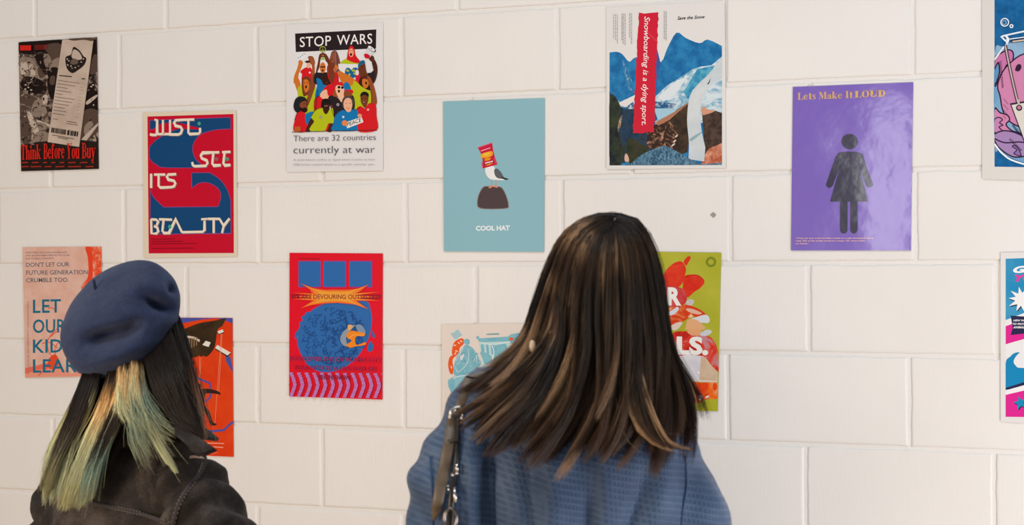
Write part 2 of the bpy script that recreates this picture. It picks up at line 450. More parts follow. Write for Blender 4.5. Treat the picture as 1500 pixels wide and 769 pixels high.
# --- heap of clothes and receipt
f = crop(0, 30, 3.204)
p = Poster('dark sepia poster of heaped shoes and a long receipt, red title at its foot',
           [f(90, 102), f(458, 78), f(467, 697), f(103, 708)], ink('#2c2320', 0.45, '#7b6a60', 34, (1, 1, 1), 0, 0.42, 0.66, '#a89788', 3, 1.6))
p.frame = (0, 30, 3.204)
dk, md, lt, vl = '#231a17', '#57463d', '#8d7c70', '#c0b0a2'
photo = ink('#3a2e29', 0.45, '#8a786c', 60, (1, 1, 1), 0, 0.4, 0.62, '#b8a799', 3, 1.0)
for pts, c in [([(92, 104), (296, 92), (280, 180), (200, 150), (160, 160), (95, 150)], dk),
               ([(95, 180), (150, 178), (180, 220), (210, 240), (215, 270), (180, 285), (130, 262), (95, 270)], lt),
               ([(100, 205), (125, 195), (135, 240), (105, 255)], vl), ([(140, 215), (160, 210), (170, 262), (145, 262)], vl),
               ([(180, 225), (205, 215), (215, 260), (190, 270)], md), ([(210, 120), (290, 112), (285, 200), (245, 215), (235, 165)], md),
               ([(165, 170), (205, 160), (240, 250), (215, 255)], dk), ([(208, 168), (232, 160), (246, 205), (220, 220)], lt),
               ([(248, 190), (290, 175), (280, 230), (240, 225)], lt),
               ([(100, 290), (150, 265), (210, 290), (222, 330), (190, 345), (120, 330)], dk),
               ([(240, 225), (285, 235), (270, 330), (245, 370), (225, 300)], dk), ([(240, 265), (262, 262), (258, 300), (238, 298)], md),
               ([(95, 330), (130, 345), (170, 360), (210, 400), (228, 440), (200, 460), (140, 400), (95, 385)], md),
               ([(165, 380), (200, 375), (225, 430), (200, 455), (150, 440)], lt), ([(205, 355), (228, 352), (222, 400), (205, 390)], vl),
               ([(100, 400), (140, 430), (150, 560), (110, 575), (98, 500)], md),
               ([(130, 440), (150, 436), (190, 530), (172, 545)], vl), ([(160, 460), (240, 490), (238, 500), (158, 470)], vl),
               ([(180, 480), (222, 488), (215, 515), (185, 505)], lt), ([(170, 530), (215, 520), (235, 560), (200, 590), (165, 570)], lt),
               ([(430, 100), (455, 100), (458, 230), (415, 270), (405, 230)], dk), ([(440, 170), (458, 165), (458, 240), (425, 250)], md),
               ([(405, 340), (460, 335), (462, 420), (400, 430)], dk), ([(410, 380), (455, 350), (458, 360), (415, 395)], vl),
               ([(395, 430), (462, 425), (464, 520), (385, 560)], md), ([(400, 500), (430, 470), (440, 500), (405, 540)], lt),
               ([(385, 560), (465, 480), (465, 490), (395, 580)], vl), ([(420, 300), (448, 296), (446, 325), (422, 325)], dk),
               ([(104, 585), (465, 570), (467, 697), (104, 708)], '#2a211d')]:
    p.spl(pts, c)
for x, y in [(118, 320), (132, 312), (146, 324), (125, 330), (428, 308), (436, 300), (120, 300)]:
    p.rect(x, y, x + 9, y + 6, vl)
rq = random.Random(3)
for k in range(170):
    x = rq.uniform(100, 455); y = rq.uniform(140, 600)
    if 225 < x + (y - 100) * 0.13 < 470 and 262 < x + (y - 90) * 0.13 < 470 and y < 590: continue
    a = rq.uniform(0, 180); p.ell(x, y, rq.uniform(3, 11), rq.uniform(1.5, 4), rq.choice([dk, md, lt, dk, vl]), a, 8)
for k in range(60):
    x = rq.uniform(98, 235); y = rq.uniform(150, 570); a = rq.uniform(0, 6.28); l = rq.uniform(10, 26)
    p.line([(x, y), (x + l * math.cos(a), y + l * math.sin(a) * 0.6), (x + 1.6 * l * math.cos(a + .5), y + 1.4 * l * math.sin(a + .5))], rq.uniform(2, 4), rq.choice([dk, lt, md]), smooth=True)
rc = ink('#c9b8aa', 0.45, '#b9a799', 12)
p.poly([(299, 92), (447, 80), (378, 594), (230, 571)], rc)
p.spl([(330, 86), (440, 82), (440, 98), (400, 92), (350, 96)], md)
p.spl([(352, 125), (380, 142), (398, 168), (412, 180), (402, 210), (372, 235), (345, 248), (320, 225), (313, 180), (322, 168), (340, 160)], '#2a2220')
p.spl([(355, 137), (378, 150), (392, 178), (375, 186), (345, 176), (345, 155)], vl)
p.spl([(350, 180), (370, 186), (372, 202), (352, 208), (336, 200)], '#6a5a50')
for x, y in [(322, 182), (330, 190), (325, 210), (345, 225), (360, 222), (375, 215), (388, 196), (398, 182), (352, 160), (368, 165), (340, 215)]:
    p.ell(x, y, 4.5, 3, rq.choice([vl, lt, vl]), rq.uniform(0, 180), 7)
for k in range(12):
    x0 = 284 - k * 2.3; y0 = 262 + k * 15.5
    if k in (0,):
        p.line([(x0, y0 - 3), (x0 + 60, y0 + 3)], 5, dk); p.line([(x0 + 105, y0 + 12), (x0 + 122, y0 + 14)], 5, dk)
    else:
        L = (112, 95, 62, 80, 40, 100, 92, 78, 60, 72, 66)[k - 1]
        p.line([(x0 - 4, y0 + 4), (x0 + L - 14, y0 + 4 + L * 0.13)], 2.2, md)
        p.line([(x0 + 104, y0 + 20), (x0 + 116, y0 + 22)], 1.6, lt)
p.line([(256, 462), (280, 466)], 2, md); p.line([(322, 474), (368, 482)], 3, md); p.line([(318, 484), (372, 492)], 2.4, md)
bx = 248
while bx < 368:
    wv = rq.choice([2, 3, 4, 6, 9]); y = 503 + (bx - 248) * 0.16
    if not 312 < bx < 320: p.poly([(bx + 2, y), (bx + wv + 2, y + .4), (bx + wv - 1, y + 24), (bx - 1, y + 23)], '#2a2220')
    bx += wv + rq.choice([2, 3])
p.line([(252, 538), (355, 556)], 3, md); p.line([(280, 550), (328, 558)], 3, md)
red = '#cf2a20'
p.rect(102, 118, 154, 142, red); 
for k in range(3): p.line([(170, 120 + k * 8), (232 - 4 * k, 118 + k * 8)], 4.5, '#8c2a22')
p.glyphs('Think', (106, 655), (200, 650), 68, red, serif_table(0.22, 0.05), 0.03)
p.glyphs('Before', (213, 651), (312, 647), 72, red, serif_table(0.22, 0.05), 0.03)
p.glyphs('You', (322, 650), (382, 648), 72, red, serif_table(0.22, 0.05), 0.03)
p.glyphs('Buy', (394, 648), (458, 645), 72, red, serif_table(0.22, 0.05), 0.03)
for yy, row in ((668, [(112, 142), (160, 192), (212, 232), (250, 270), (290, 312), (330, 366), (386, 420), (440, 452)]),
                (687, [(112, 145), (152, 205), (220, 252), (270, 312), (330, 390), (412, 450)])):
    for a, b in row: p.line([(a, yy), (b, yy - 1)], 6.5, '#9b2c22')
p.done()

# --- JUST SEE ITS BEAUTY
p = Poster('red poster with blue swirls and angular cream lettering, cream border',
           [(195 + 50 / 3.272, 150 + 48 / 3.272), (195 + 497 / 3.272, 150 + 38 / 3.272), (195 + 503 / 3.272, 150 + 738 / 3.272), (195 + 55 / 3.272, 150 + 745 / 3.272)], '#e2d6c2')
p.frame = (195, 150, 3.272)
p.clipq([(72, 68), (484, 56), (486, 722), (78, 724)])
RD, BL, CR = '#c80f30', '#17487a', '#eee2d0'
p.poly([(72, 68), (484, 56), (486, 722), (78, 724)], RD)
def fringe(pts): 
    p.line(pts, 2.5, '#8a4f9a', closed=True)
a1 = [(84, 86), (130, 80), (470, 72), (471, 128)] + catmull([(471, 128), (400, 132), (330, 152), (296, 190), (290, 225), (300, 262), (330, 290), (350, 312)], False, 4) + [(160, 312)] + catmull([(160, 312), (118, 300), (86, 275), (84, 212), (112, 178), (150, 160)], False, 4) + [(150, 160)]
a1 = [(84, 86), (470, 72), (471, 128)] + catmull([(460, 128), (400, 132), (330, 152), (296, 190), (288, 225), (298, 262), (320, 290), (352, 312)], False, 4) + catmull([(352, 313), (160, 313), (118, 300), (84, 270), (84, 212), (112, 182), (160, 152), (230, 120)], False, 4) + [(84, 130)]
p.poly(a1, BL); fringe(a1)
p.spl([(100, 130), (140, 102), (220, 100), (280, 112), (330, 130), (220, 128), (150, 148), (112, 178), (88, 205), (84, 160)], RD)
p.spl([(128, 120), (190, 112), (190, 122), (140, 130)], RD)
a2 = [(284, 338), (370, 337)] + catmull([(370, 337), (420, 370), (455, 420), (471, 470)], False, 4) + [(472, 628), (86, 632), (86, 420)] + catmull([(86, 420), (104, 458), (150, 502)], False, 4) + [(408, 500)] + catmull([(412, 498), (424, 450), (410, 412), (365, 386), (318, 388), (284, 412)], False, 4)
p.poly(a2, BL); fringe(a2)
def stroke(pts, w=13, sm=False):
    p.line([(x + 3, y + 3) for x, y in pts], w, '#8f7d80', 'lettering', smooth=sm)
    p.line(pts, w, CR, 'lettering', smooth=sm)
# JUST:
stroke([(84, 152), (92, 156), (112, 156), (118, 148), (118, 84), (106, 84)])
stroke([(118, 152), (180, 152), (180, 84)], 12); stroke([(146, 84), (146, 150)], 12)
stroke([(236, 84), (206, 86), (200, 96), (206, 112), (232, 118), (238, 130), (232, 148), (220, 154), (176, 154)], 13)
stroke([(226, 84), (296, 82)], 12); stroke([(268, 84), (268, 146), (274, 152), (318, 150), (324, 142), (324, 122)], 12)
p.ell(320, 102, 8, 9, '#4aa08c')
# SEE
stroke([(286, 286), (290, 302), (300, 306), (352, 304), (360, 290), (356, 278), (332, 268), (328, 254), (336, 242), (388, 240)], 13)
stroke([(366, 241), (416, 239)], 12); stroke([(388, 240), (383, 294), (390, 303), (424, 301)], 13)
stroke([(430, 239), (470, 237)], 12); stroke([(442, 240), (436, 292), (443, 302), (470, 300)], 13)
p.ell(404, 272, 8, 9, '#a06068'); p.ell(455, 272, 8, 9, '#4aa08c')
# ITS
stroke([(90, 342), (90, 410)], 14); stroke([(104, 346), (158, 346)], 12); stroke([(126, 346), (126, 400), (134, 408), (160, 408)], 13)
stroke([(210, 344), (172, 346), (166, 356), (172, 370), (200, 376), (206, 388), (200, 402), (188, 406), (150, 408)], 13)
# BEAUTY
stroke([(90, 560), (92, 628), (116, 628), (124, 618), (120, 600), (104, 592)], 13); stroke([(90, 560), (116, 562), (124, 572), (116, 590)], 12)
stroke([(128, 560), (190, 562)], 12); stroke([(150, 562), (144, 616), (152, 626), (176, 626), (208, 560), (238, 622)], 13)
stroke([(238, 622), (338, 620), (346, 612), (346, 558)], 12); stroke([(330, 560), (360, 558)], 10)
stroke([(362, 558), (420, 558)], 12); stroke([(390, 560), (390, 626)], 13)
stroke([(418, 558), (438, 592), (466, 556)], 12); stroke([(438, 592), (430, 626)], 12)
p.ell(180, 596, 8, 10, '#3fa894')
for k, L in enumerate((110, 150, 215, 0, 205)):
    if L: p.line([(92, 656 + k * 11), (92 + L, 654 + k * 11)], 3.5, '#8d0d26', 'lettering')
p.done()

# --- STOP WARS
p = Poster('white poster of a crowd protesting under a black Stop Wars banner',
           [(420, 36), (562, 33), (562, 250), (421, 252)], '#e6e6e8')
A_, B_ = (425, 40, 9.615), (425, 115, 9.044)
p.frame = A_
SK = dict(o='#d4762c', b='#6d3821', d='#4a2518', l='#eeb48c', m='#a85a2a', r='#8a4228')
RED, YG, BLU, BK = '#d81c26', '#b8c41c', '#0f78b8', '#2a2126'
p.poly([(78, 90), (1222, 32), (1218, 300), (88, 350)], BK)
p.text('STOP', (145, 280), (585, 258), 138, '#f4f0f0', 0.004, 1.05)
p.text('WARS', (668, 252), (1165, 230), 138, '#f4f0f0', 0.004, 1.05)
# left raised arm, placard, man in red
p.spl([(62, 790), (66, 690), (105, 590), (135, 500), (185, 500), (172, 560), (125, 680), (128, 790)], SK['o'])
p.poly([(100, 405), (182, 342), (250, 410), (160, 478)], '#e8eef2'); 
for k in range(4): p.line([(118 + k * 26, 420 - k * 18), (140 + k * 26, 440 - k * 18)], 8, '#2f7f96')
p.spl([(128, 480), (160, 462), (190, 500), (160, 540), (130, 520)], SK['o'])
p.spl([(262, 420), (320, 410), (352, 460), (355, 525), (300, 520)], '#8a4a30')
p.spl([(150, 625), (235, 565), (310, 585), (330, 760), (180, 760), (175, 660)], RED); p.ell(285, 640, 14, 14, '#f0d8d8')
p.ell(268, 530, 28, 50, SK['l']); p.poly([(212, 485), (245, 470), (285, 470), (290, 500), (240, 505)], BK)
p.spl([(280, 430), (335, 440), (356, 560), (350, 700), (310, 720), (318, 560)], SK['m'])
p.spl([(185, 720), (240, 690), (300, 730), (320, 800), (180, 800)], '#7a3a22')
# woman far left lower
p.frame = B_
p.spl([(58, 0), (120, 0), (150, 110), (110, 180)], SK['o'])
p.spl([(110, 130), (160, 90), (200, 200), (290, 130), (350, 110), (350, 430), (220, 470), (120, 330), (112, 220)], YG)
p.spl([(160, 60), (180, 5), (230, 0), (270, 30), (285, 100), (280, 180), (230, 225), (180, 225)], '#7a3b25')
p.spl([(185, 40), (215, 12), (255, 40), (262, 130), (232, 180), (200, 170)], SK['o']); p.ell(220, 112, 12, 20, '#2a1512')
p.line([(190, 60), (212, 55)], 7, '#2a1512'); p.line([(228, 55), (250, 60)], 7, '#2a1512')
p.spl([(300, -40), (355, -20), (345, 90), (275, 300), (235, 370), (215, 330), (255, 180)], '#8a4a2a')
p.frame = A_
# arms making an arch, head with glasses, blue shirt
p.spl([(420, 390), (470, 362), (520, 385), (565, 470), (590, 640), (545, 660), (520, 520), (495, 440), (445, 440), (430, 560), (400, 660), (370, 650), (400, 500)], '#6d3420')
p.spl([(445, 435), (495, 430), (505, 470), (540, 520), (545, 650), (400, 650), (425, 560)], '#e8e8ea')
p.poly([(440, 440), (500, 430), (495, 460), (445, 462)], '#8cc63f'); p.ell(470, 400, 16, 12, '#c77a3a')
p.ring(468, 312, 40, 11, '#a8ad4a'); p.line([(468, 272), (468, 352)], 8, '#8f9440'); p.line([(468, 312), (440, 338)], 8, '#8f9440'); p.line([(468, 312), (496, 338)], 8, '#8f9440')
p.line([(468, 350), (470, 440)], 8, '#5a4a3a')
p.spl([(360, 650), (440, 640), (560, 640), (620, 700), (600, 800), (360, 800)], BK)
p.ell(470, 572, 42, 76, SK['o']); p.line([(436, 562), (505, 558)], 20, '#3a2020'); p.ell(470, 610, 12, 16, '#2a1512')
p.frame = B_
p.spl([(360, 0), (420, 20), (460, 90), (560, 60), (610, 90), (600, 130), (430, 300), (340, 260), (365, 100)], BLU)
p.spl([(430, 0), (450, -35), (520, -45), (560, -10), (560, 60), (500, 92), (450, 70)], '#3c1d14')
p.line([(455, 8), (480, 4)], 7, '#150a08'); p.line([(505, 4), (532, 8)], 7, '#150a08'); p.ell(495, 58, 14, 8, '#7a2a28')
p.frame = A_
# long haired woman and pole, red shirt
p.spl([(530, 560), (600, 470), (700, 480), (720, 560), (690, 640), (690, 800), (600, 800), (545, 700)], '#c8202a')
p.spl([(580, 400), (600, 345), (645, 330), (680, 370), (715, 500), (700, 560), (580, 560), (565, 470)], '#7a4230')
p.spl([(590, 400), (618, 352), (645, 380), (640, 470), (610, 510), (585, 470)], '#96523a'); p.line([(590, 455), (615, 458)], 8, '#3a1512')
p.spl([(560, 500), (620, 520), (640, 700), (600, 790), (560, 700), (545, 580)], '#7a3a22')
p.line([(648, 318), (655, 640)], 18, '#77707a')
# woman in red headscarf
p.spl([(735, 518), (760, 465), (830, 440), (930, 450), (1000, 500), (1000, 525)], YG)
p.spl([(870, 262), (915, 300), (935, 400), (1000, 492), (930, 505), (815, 460), (812, 420), (832, 310)], RED)
p.ell(872, 360, 36, 62, '#f0a480'); p.ell(868, 385, 16, 20, '#2a0f10'); p.line([(850, 335), (862, 330)], 6, '#5a2018'); p.line([(880, 330), (895, 335)], 6, '#5a2018')
# placard with a heart shaped globe
p.poly([(690, 515), (990, 522), (960, 780), (700, 760)], '#e6e8ec')
p.spl([(782, 630), (800, 580), (840, 572), (872, 600), (905, 572), (950, 572), (975, 610), (960, 680), (880, 722), (800, 690)], '#15649e')
for x, y, a, b in ((820, 612, 24, 16), (905, 612, 30, 18), (845, 672, 16, 22), (920, 655, 20, 14), (950, 630, 12, 16)): p.ell(x, y, a, b, '#aeb82a', 20)
# man in blue cap with megaphone
p.spl([(1160, 480), (1200, 460), (1240, 560), (1232, 690), (1180, 800), (1090, 790), (1120, 700), (1185, 640)], '#4a2a1c')
p.spl([(1095, 660), (1150, 640), (1195, 610), (1205, 700), (1160, 800), (1090, 800)], '#2a2226')
p.spl([(1120, 430), (1150, 395), (1190, 420), (1192, 470), (1160, 485), (1130, 465)], '#55301f')
p.poly([(1110, 275), (1060, 385), (1130, 430), (1205, 345)], '#d8d8de'); p.spl([(1052, 390), (1080, 372), (1135, 400), (1120, 440), (1070, 435)], '#d2122e')
p.ell(1162, 305, 68, 30, '#1f1a20', 38); p.ell(1158, 303, 58, 22, '#eef0f4', 38); p.ell(1158, 300, 18, 8, '#8a8a90', 38)
p.spl([(975, 560), (1000, 500), (1060, 500), (1085, 620), (1130, 740), (1120, 800), (1000, 760), (970, 640)], '#6d3820')
p.spl([(972, 590), (968, 530), (1000, 480), (1050, 468), (1065, 510), (1000, 540)], '#1a6488'); p.line([(1005, 560), (1050, 548)], 7, '#221010')
p.spl([(940, 620), (975, 610), (1000, 700), (990, 800), (935, 800)], '#cc1f38'); p.ell(955, 640, 24, 40, '#dfe0e8')
# orange arm raised with watch, yellow-green shirt
p.spl([(640, 560), (660, 530), (690, 560), (710, 610), (900, 720), (960, 800), (760, 800), (680, 650)], SK['o'])
p.line([(660, 625), (705, 600)], 26, '#55505a')
p.spl([(620, 590), (650, 560), (665, 610), (640, 640)], '#c06848')
p.frame = B_
p.spl([(800, 70), (850, 30), (960, 100), (1090, 170), (1085, 330), (960, 400), (870, 430), (830, 300)], YG)
p.spl([(700, -10), (790, -20), (850, 30), (830, 95), (790, 80)], SK['o'])
p.spl([(935, 90), (925, 30), (960, -20), (1060, -10), (1090, 40), (1100, 110), (1060, 160)], '#3a1c18')
p.ell(1010, 50, 46, 82, SK['o']); p.ell(1018, 62, 13, 20, '#2a1010'); p.spl([(950, 15), (985, -35), (1060, -25), (1050, 20), (1000, 5)], '#5b2a1c')
p.spl([(1030, -20), (1075, -10), (1130, 130), (1160, 280), (1150, 350), (1090, 340), (1090, 220), (1060, 90)], '#95502a')
# centre: red sleeve, pink hand
p.spl([(335, 430), (340, 280), (410, 220), (470, 120), (560, 70), (605, 110), (600, 220), (540, 260), (450, 300), (430, 430)], RED)
p.spl([(440, 170), (495, 150), (510, 220), (540, 250), (460, 275), (405, 230)], '#f2bc98')
p.spl([(600, 0), (640, 0), (640, 90), (600, 100)], RED)
p.spl([(720, 80), (770, 50), (810, 110), (820, 200), (770, 230), (720, 180)], BLU); p.spl([(730, 160), (830, 150), (840, 200), (740, 215)], RED)
# singing man with sunglasses, black top
p.spl([(520, 250), (600, 230), (700, 300), (790, 200), (860, 260), (850, 420), (660, 480), (600, 520), (560, 400)], BK)
p.spl([(580, 215), (610, 140), (640, 130), (650, 240), (700, 300), (640, 250), (590, 240)], '#9a5a30')
p.spl([(720, 180), (790, 170), (835, 230), (760, 240), (715, 240)], '#8a4a2a')
p.spl([(612, 120), (640, 80), (700, 80), (728, 140), (722, 210), (725, 270), (690, 315), (650, 250), (620, 180)], '#f4c0a0')
p.spl([(612, 110), (640, 60), (690, 50), (725, 100), (700, 100), (640, 90)], RED); p.ell(660, 118, 20, 18, '#1a1214'); p.ell(705, 122, 18, 18, '#1a1214'); p.ell(658, 170, 15, 20, '#26080c')
p.ell(645, 348, 18, 18, '#c8c4d0'); p.ell(645, 348, 10, 10, '#4a4248')
# bearded man left, red
p.spl([(62, 700), (72, 560), (105, 460), (150, 430), (215, 470), (235, 600), (225, 705)], RED)
p.spl([(215, 480), (330, 440), (300, 520), (235, 610)], BLU)
p.spl([(60, 340), (90, 265), (150, 238), (215, 260), (235, 320), (170, 360), (150, 430), (105, 455), (65, 410)], '#1f2326')
p.spl([(145, 330), (225, 300), (240, 380), (235, 440), (190, 450), (150, 410)], '#8a4a30')
p.spl([(140, 380), (175, 395), (220, 385), (240, 420), (215, 452), (170, 440), (145, 420)], '#241512')
p.line([(185, 340), (215, 330)], 7, '#241512'); p.poly([(75, 640), (150, 640), (148, 705), (66, 705)], '#b5642f')
# man in yellow-green
p.spl([(220, 700), (240, 630), (290, 530), (330, 560), (310, 620), (270, 705)], '#4a2417')
p.spl([(500, 700), (505, 600), (580, 590), (575, 640), (560, 705)], '#4a2417'); p.poly([(470, 690), (520, 610), (540, 600), (500, 705)], RED)
p.poly(catmull([(280, 690), (285, 640), (330, 570), (290, 510), (350, 420), (430, 390), (500, 440), (570, 390), (590, 480), (585, 590), (520, 600), (460, 700)], True, 4), YG)
p.spl([(450, 390), (530, 385), (520, 440), (490, 475), (460, 450)], '#3c1d14'); p.ell(490, 350, 50, 62, '#3c1d14')
p.spl([(425, 340), (440, 285), (490, 268), (540, 290), (545, 340), (470, 335), (450, 390), (425, 380)], '#1a1718'); p.line([(468, 368), (510, 362)], 7, '#b8a090'); p.ell(560, 372, 14, 18, '#a8202c')
p.ell(420, 515, 16, 16, '#6a5a90'); p.ell(420, 515, 8, 8, '#e0d8e0')
# man in red right
p.spl([(890, 420), (950, 370), (1000, 400), (1060, 330), (1145, 350), (1158, 500), (1160, 688), (890, 690)], RED)
p.spl([(945, 250), (960, 200), (1000, 182), (1045, 205), (1050, 260), (1040, 320), (1010, 390), (975, 360), (950, 310)], '#7a3e24')
p.spl([(940, 240), (955, 195), (1000, 176), (1048, 200), (1050, 245), (1000, 220), (960, 235)], '#1f1a1c')
p.line([(958, 270), (985, 266)], 6, '#201010'); p.line([(1008, 266), (1035, 270)], 6, '#201010'); p.ell(990, 320, 20, 11, '#3a1512'); p.ell(990, 317, 12, 4, '#e8d8d0')
p.ell(1045, 415, 15, 15, '#e8b8b8')
# woman in blue with the placard
p.spl([(580, 690), (585, 600), (620, 480), (700, 420), (780, 440), (880, 405), (920, 480), (900, 640), (890, 695)], BLU)
p.spl([(700, 340), (720, 260), (790, 235), (850, 270), (862, 340), (830, 400), (740, 410)], '#4b4648')
p.spl([(722, 320), (750, 268), (800, 262), (838, 310), (832, 380), (818, 430), (780, 448), (745, 420), (725, 380)], '#eeb494')
p.line([(748, 332), (770, 328)], 5, '#4a2a24'); p.line([(795, 328), (818, 332)], 5, '#4a2a24'); p.line([(760, 390), (782, 398), (805, 390)], 6, '#a04a40', smooth=True)
p.ell(718, 512, 15, 15, '#d8e0f0')
p.poly([(745, 585), (960, 510), (985, 580), (770, 662)], '#f0ece8'); p.text('PEACE', (768, 640), (955, 572), 52, '#26222a', 0.01)
p.ell(735, 592, 36, 38, '#e88a4c'); p.ell(935, 492, 30, 22, '#e8a070')
p.line([(36, 712), (1165, 684)], 8, '#2a2628')
for (x, y, c) in [(250, 250, BK)]: pass
# outlines that separate the figures
for pts in ([(335, 430), (340, 280), (410, 225)], [(290, 510), (350, 420), (430, 392)], [(620, 480), (700, 420)], [(890, 420), (950, 372)], [(72, 560), (105, 460), (150, 432)], [(830, 300), (870, 430)],
            [(520, 250), (560, 400), (600, 520)], [(1060, 90), (1090, 220), (1090, 340)], [(240, 300), (235, 370)], [(380, 150), (350, 430)]):
    p.line(pts, 6, '#2a1a1a', smooth=True)
p.frame = (415, 25, 3.275)
p.text('There are 32 countries', (54, 597), (448, 590), 28, '#48444c', -0.012)
p.text('currently at war', (54, 655), (443, 652), 35, '#48444c', -0.012)
p.text('A state-based conflict or dyad which reaches at least', (54, 690), (446, 688), 9, '#8d8a90', -0.012)
p.text('1000 battle-related deaths in a specific calender year.', (54, 713), (446, 711), 9, '#8d8a90', -0.012)
p.done()

# --- COOL HAT
f = crop(640, 130, 3.076)
p = Poster('pale blue poster of a seagull wearing a red crisp packet, standing on a stone',
           [f(30, 58), f(488, 42), f(484, 735), f(34, 733)], '#8cbcca')
p.frame = (690, 190, 4.8)
p.spl([(45, 520), (55, 460), (85, 405), (120, 396), (190, 398), (225, 410), (255, 470), (270, 535), (250, 556), (120, 560), (60, 552)], '#8a7a78')
p.spl([(50, 518), (60, 460), (90, 408), (125, 400), (188, 402), (220, 414), (250, 470), (264, 532), (245, 551), (120, 555), (62, 545)], '#4c4044')
for x in (150, 180): p.line([(x, 345), (x, 400)], 4.5, '#dc7a68')
p.spl([(125, 405), (150, 392), (185, 396), (188, 408), (155, 402), (140, 412)], '#e08a70')
p.spl([(105, 270), (135, 255), (165, 260), (185, 300), (215, 330), (255, 345), (232, 354), (190, 354), (140, 348), (110, 315)], '#ecedf0')
p.spl([(168, 280), (190, 275), (215, 300), (235, 335), (262, 348), (230, 346), (190, 340), (170, 315)], '#5c6068')
p.spl([(215, 332), (268, 347), (240, 352)], '#23242a')
p.poly([(50, 124), (152, 90), (160, 150), (170, 190), (190, 245), (85, 274), (88, 240), (80, 180)], '#c81440')
p.poly([(50, 124), (152, 90), (153, 97), (53, 132)], '#e0506a'); p.line([(72, 150), (140, 128)], 6, '#f0b0b8')
p.spl([(70, 190), (80, 170), (110, 160), (150, 152), (155, 180), (120, 196), (90, 200)], '#f0a820'); p.ell(112, 172, 26, 12, '#f4c040', -18)
p.ell(120, 208, 24, 10, '#e8941c', -15); p.ell(128, 236, 32, 13, '#f0a01c', -15); p.spl([(88, 235), (120, 225), (160, 215), (164, 230), (130, 240), (95, 250)], '#a01030')
p.line([(102, 236), (158, 222)], 8, '#f4dce0'); p.line([(80, 225), (84, 262)], 8, '#e05a78'); p.line([(164, 200), (180, 240)], 8, '#d84866')
p.frame = (640, 130, 3.076)
p.text('COOL HAT', (178, 639), (331, 637), 20, '#e8f4f8', 0.045)
p.done()

# --- snowboarding
f = crop(880, 0, 2.958)
p = Poster('white poster of blue mountains crossed by a torn red strip',
           [(889, 11), (1062, 1), (1064, 246), (889, 248)], '#e4e3e2')
p.frame = (880, 0, 2.958)
p.clipq([(38, -80), (528, -80), (527, 715), (39, 717)])
BLm = ink('#1467a4', 0.42, '#2a84bc', 30)
p.poly([(40, 228)] + catmull([(40, 228), (70, 225), (95, 235), (125, 268), (150, 250), (200, 250), (262, 270), (290, 210), (330, 142), (370, 165), (430, 188), (465, 172), (527, 200)], False, 3) + [(527, 717), (40, 717)], BLm)
p.poly([(242, 195), (260, 270), (232, 450), (160, 440)], ink('#3b55a0', 0.42, '#2f6ab0', 30))
p.spl([(95, 260), (112, 290), (132, 330), (138, 390), (120, 380), (108, 330)], ink('#2a78ae', 0.42, '#a5c0cc', 70, (3, 1, 1), 0, 0.5, 0.7))
sn = ink('#3f9cc0', 0.42, '#d5e4ec', 22, (1, 1.6, 1), 0, 0.36, 0.56, None, 5, 1.5)
p.poly([(238, 420), (290, 370), (340, 340), (400, 300), (440, 288), (480, 284), (527, 245), (527, 520), (240, 560)], sn)
p.poly([(420, 300), (495, 284), (470, 330), (400, 390), (380, 430), (360, 400)], ink('#5ab0cc', 0.42, '#2a86b4', 40))
p.poly([(250, 420), (330, 350), (380, 330), (345, 380), (300, 430), (270, 440)], '#dde6ee')
p.poly([(40, 400), (60, 430), (85, 440), (105, 462), (150, 420), (235, 440), (330, 450), (290, 520), (40, 560)], ink('#1f5c8c', 0.42, '#c9d8e4', 26, (1, 1.3, 1), 0, 0.45, 0.6, None, 5, 1.2))
p.poly([(75, 448), (150, 412), (160, 428), (110, 465)], '#e6e2e0')
p.poly([(232, 470), (300, 470), (340, 480), (250, 522)], '#a4cce0')
rock = ink('#33241f', 0.42, '#8a6450', 45, (1, 1, 1), 0, 0.5, 0.68, '#c89878', 5, 1.2)
p.poly([(40, 395), (70, 450), (105, 475), (160, 470), (240, 545), (290, 510), (340, 470), (385, 445), (378, 660), (40, 717)], ink('#16304a', 0.42, '#23405c', 20, (1, 1, 1), 0, 0.4, 0.6, '#2c3424', 3))
p.poly([(205, 560), (240, 540), (300, 500), (385, 440), (382, 480), (378, 600), (370, 650), (300, 660), (200, 640)], rock)
p.spl([(300, 520), (350, 480), (384, 470), (378, 650), (320, 660), (345, 600), (330, 560)], ink('#2f2620', 0.42, '#4a3a2c', 40))
p.poly([(240, 530), (330, 480), (384, 442), (370, 456), (300, 520), (250, 545)], '#b0785c')
p.spl([(65, 570), (80, 520), (95, 500), (88, 545), (72, 580)], ink('#6a5a4c', 0.42, '#c0aa98', 80))
p.spl([(42, 420), (90, 470), (75, 560), (95, 640), (90, 715), (42, 715)], ink('#15202a', 0.42, '#35402c', 30))
p.spl([(120, 600), (200, 640), (230, 700), (130, 715)], ink('#22301f', 0.42, '#3c3c2c', 30))
for a, b, r1 in ((330, 590, 8), (322, 612, 9), (316, 628, 10)): p.ell(a, b, r1, 3.5, '#d8cfc4', -40, 8)
p.poly([(440, 480), (470, 470), (527, 490), (527, 640), (455, 690)], ink('#362a26', 0.42, '#54423a', 50))
p.poly([(436, 480), (445, 460), (470, 470), (500, 480), (480, 490), (445, 500)], '#d49a7c')
p.poly([(440, 690), (470, 645), (527, 620), (527, 717), (440, 717)], ink('#b0583c', 0.42, '#e0a084', 50, (1, 1, 1), 0, 0.4, 0.62))
p.poly([(455, 470), (500, 370), (527, 350), (527, 480), (480, 478)], sn)
p.poly(catmull([(527, 250), (470, 320), (410, 380), (385, 430), (376, 520), (384, 620), (382, 690)], False, 4) + [(450, 700)] + catmull([(455, 640), (438, 560), (434, 480), (450, 410), (480, 370), (527, 332)], False, 4), ink('#c3d0d8', 0.42, '#d6dde0', 8))
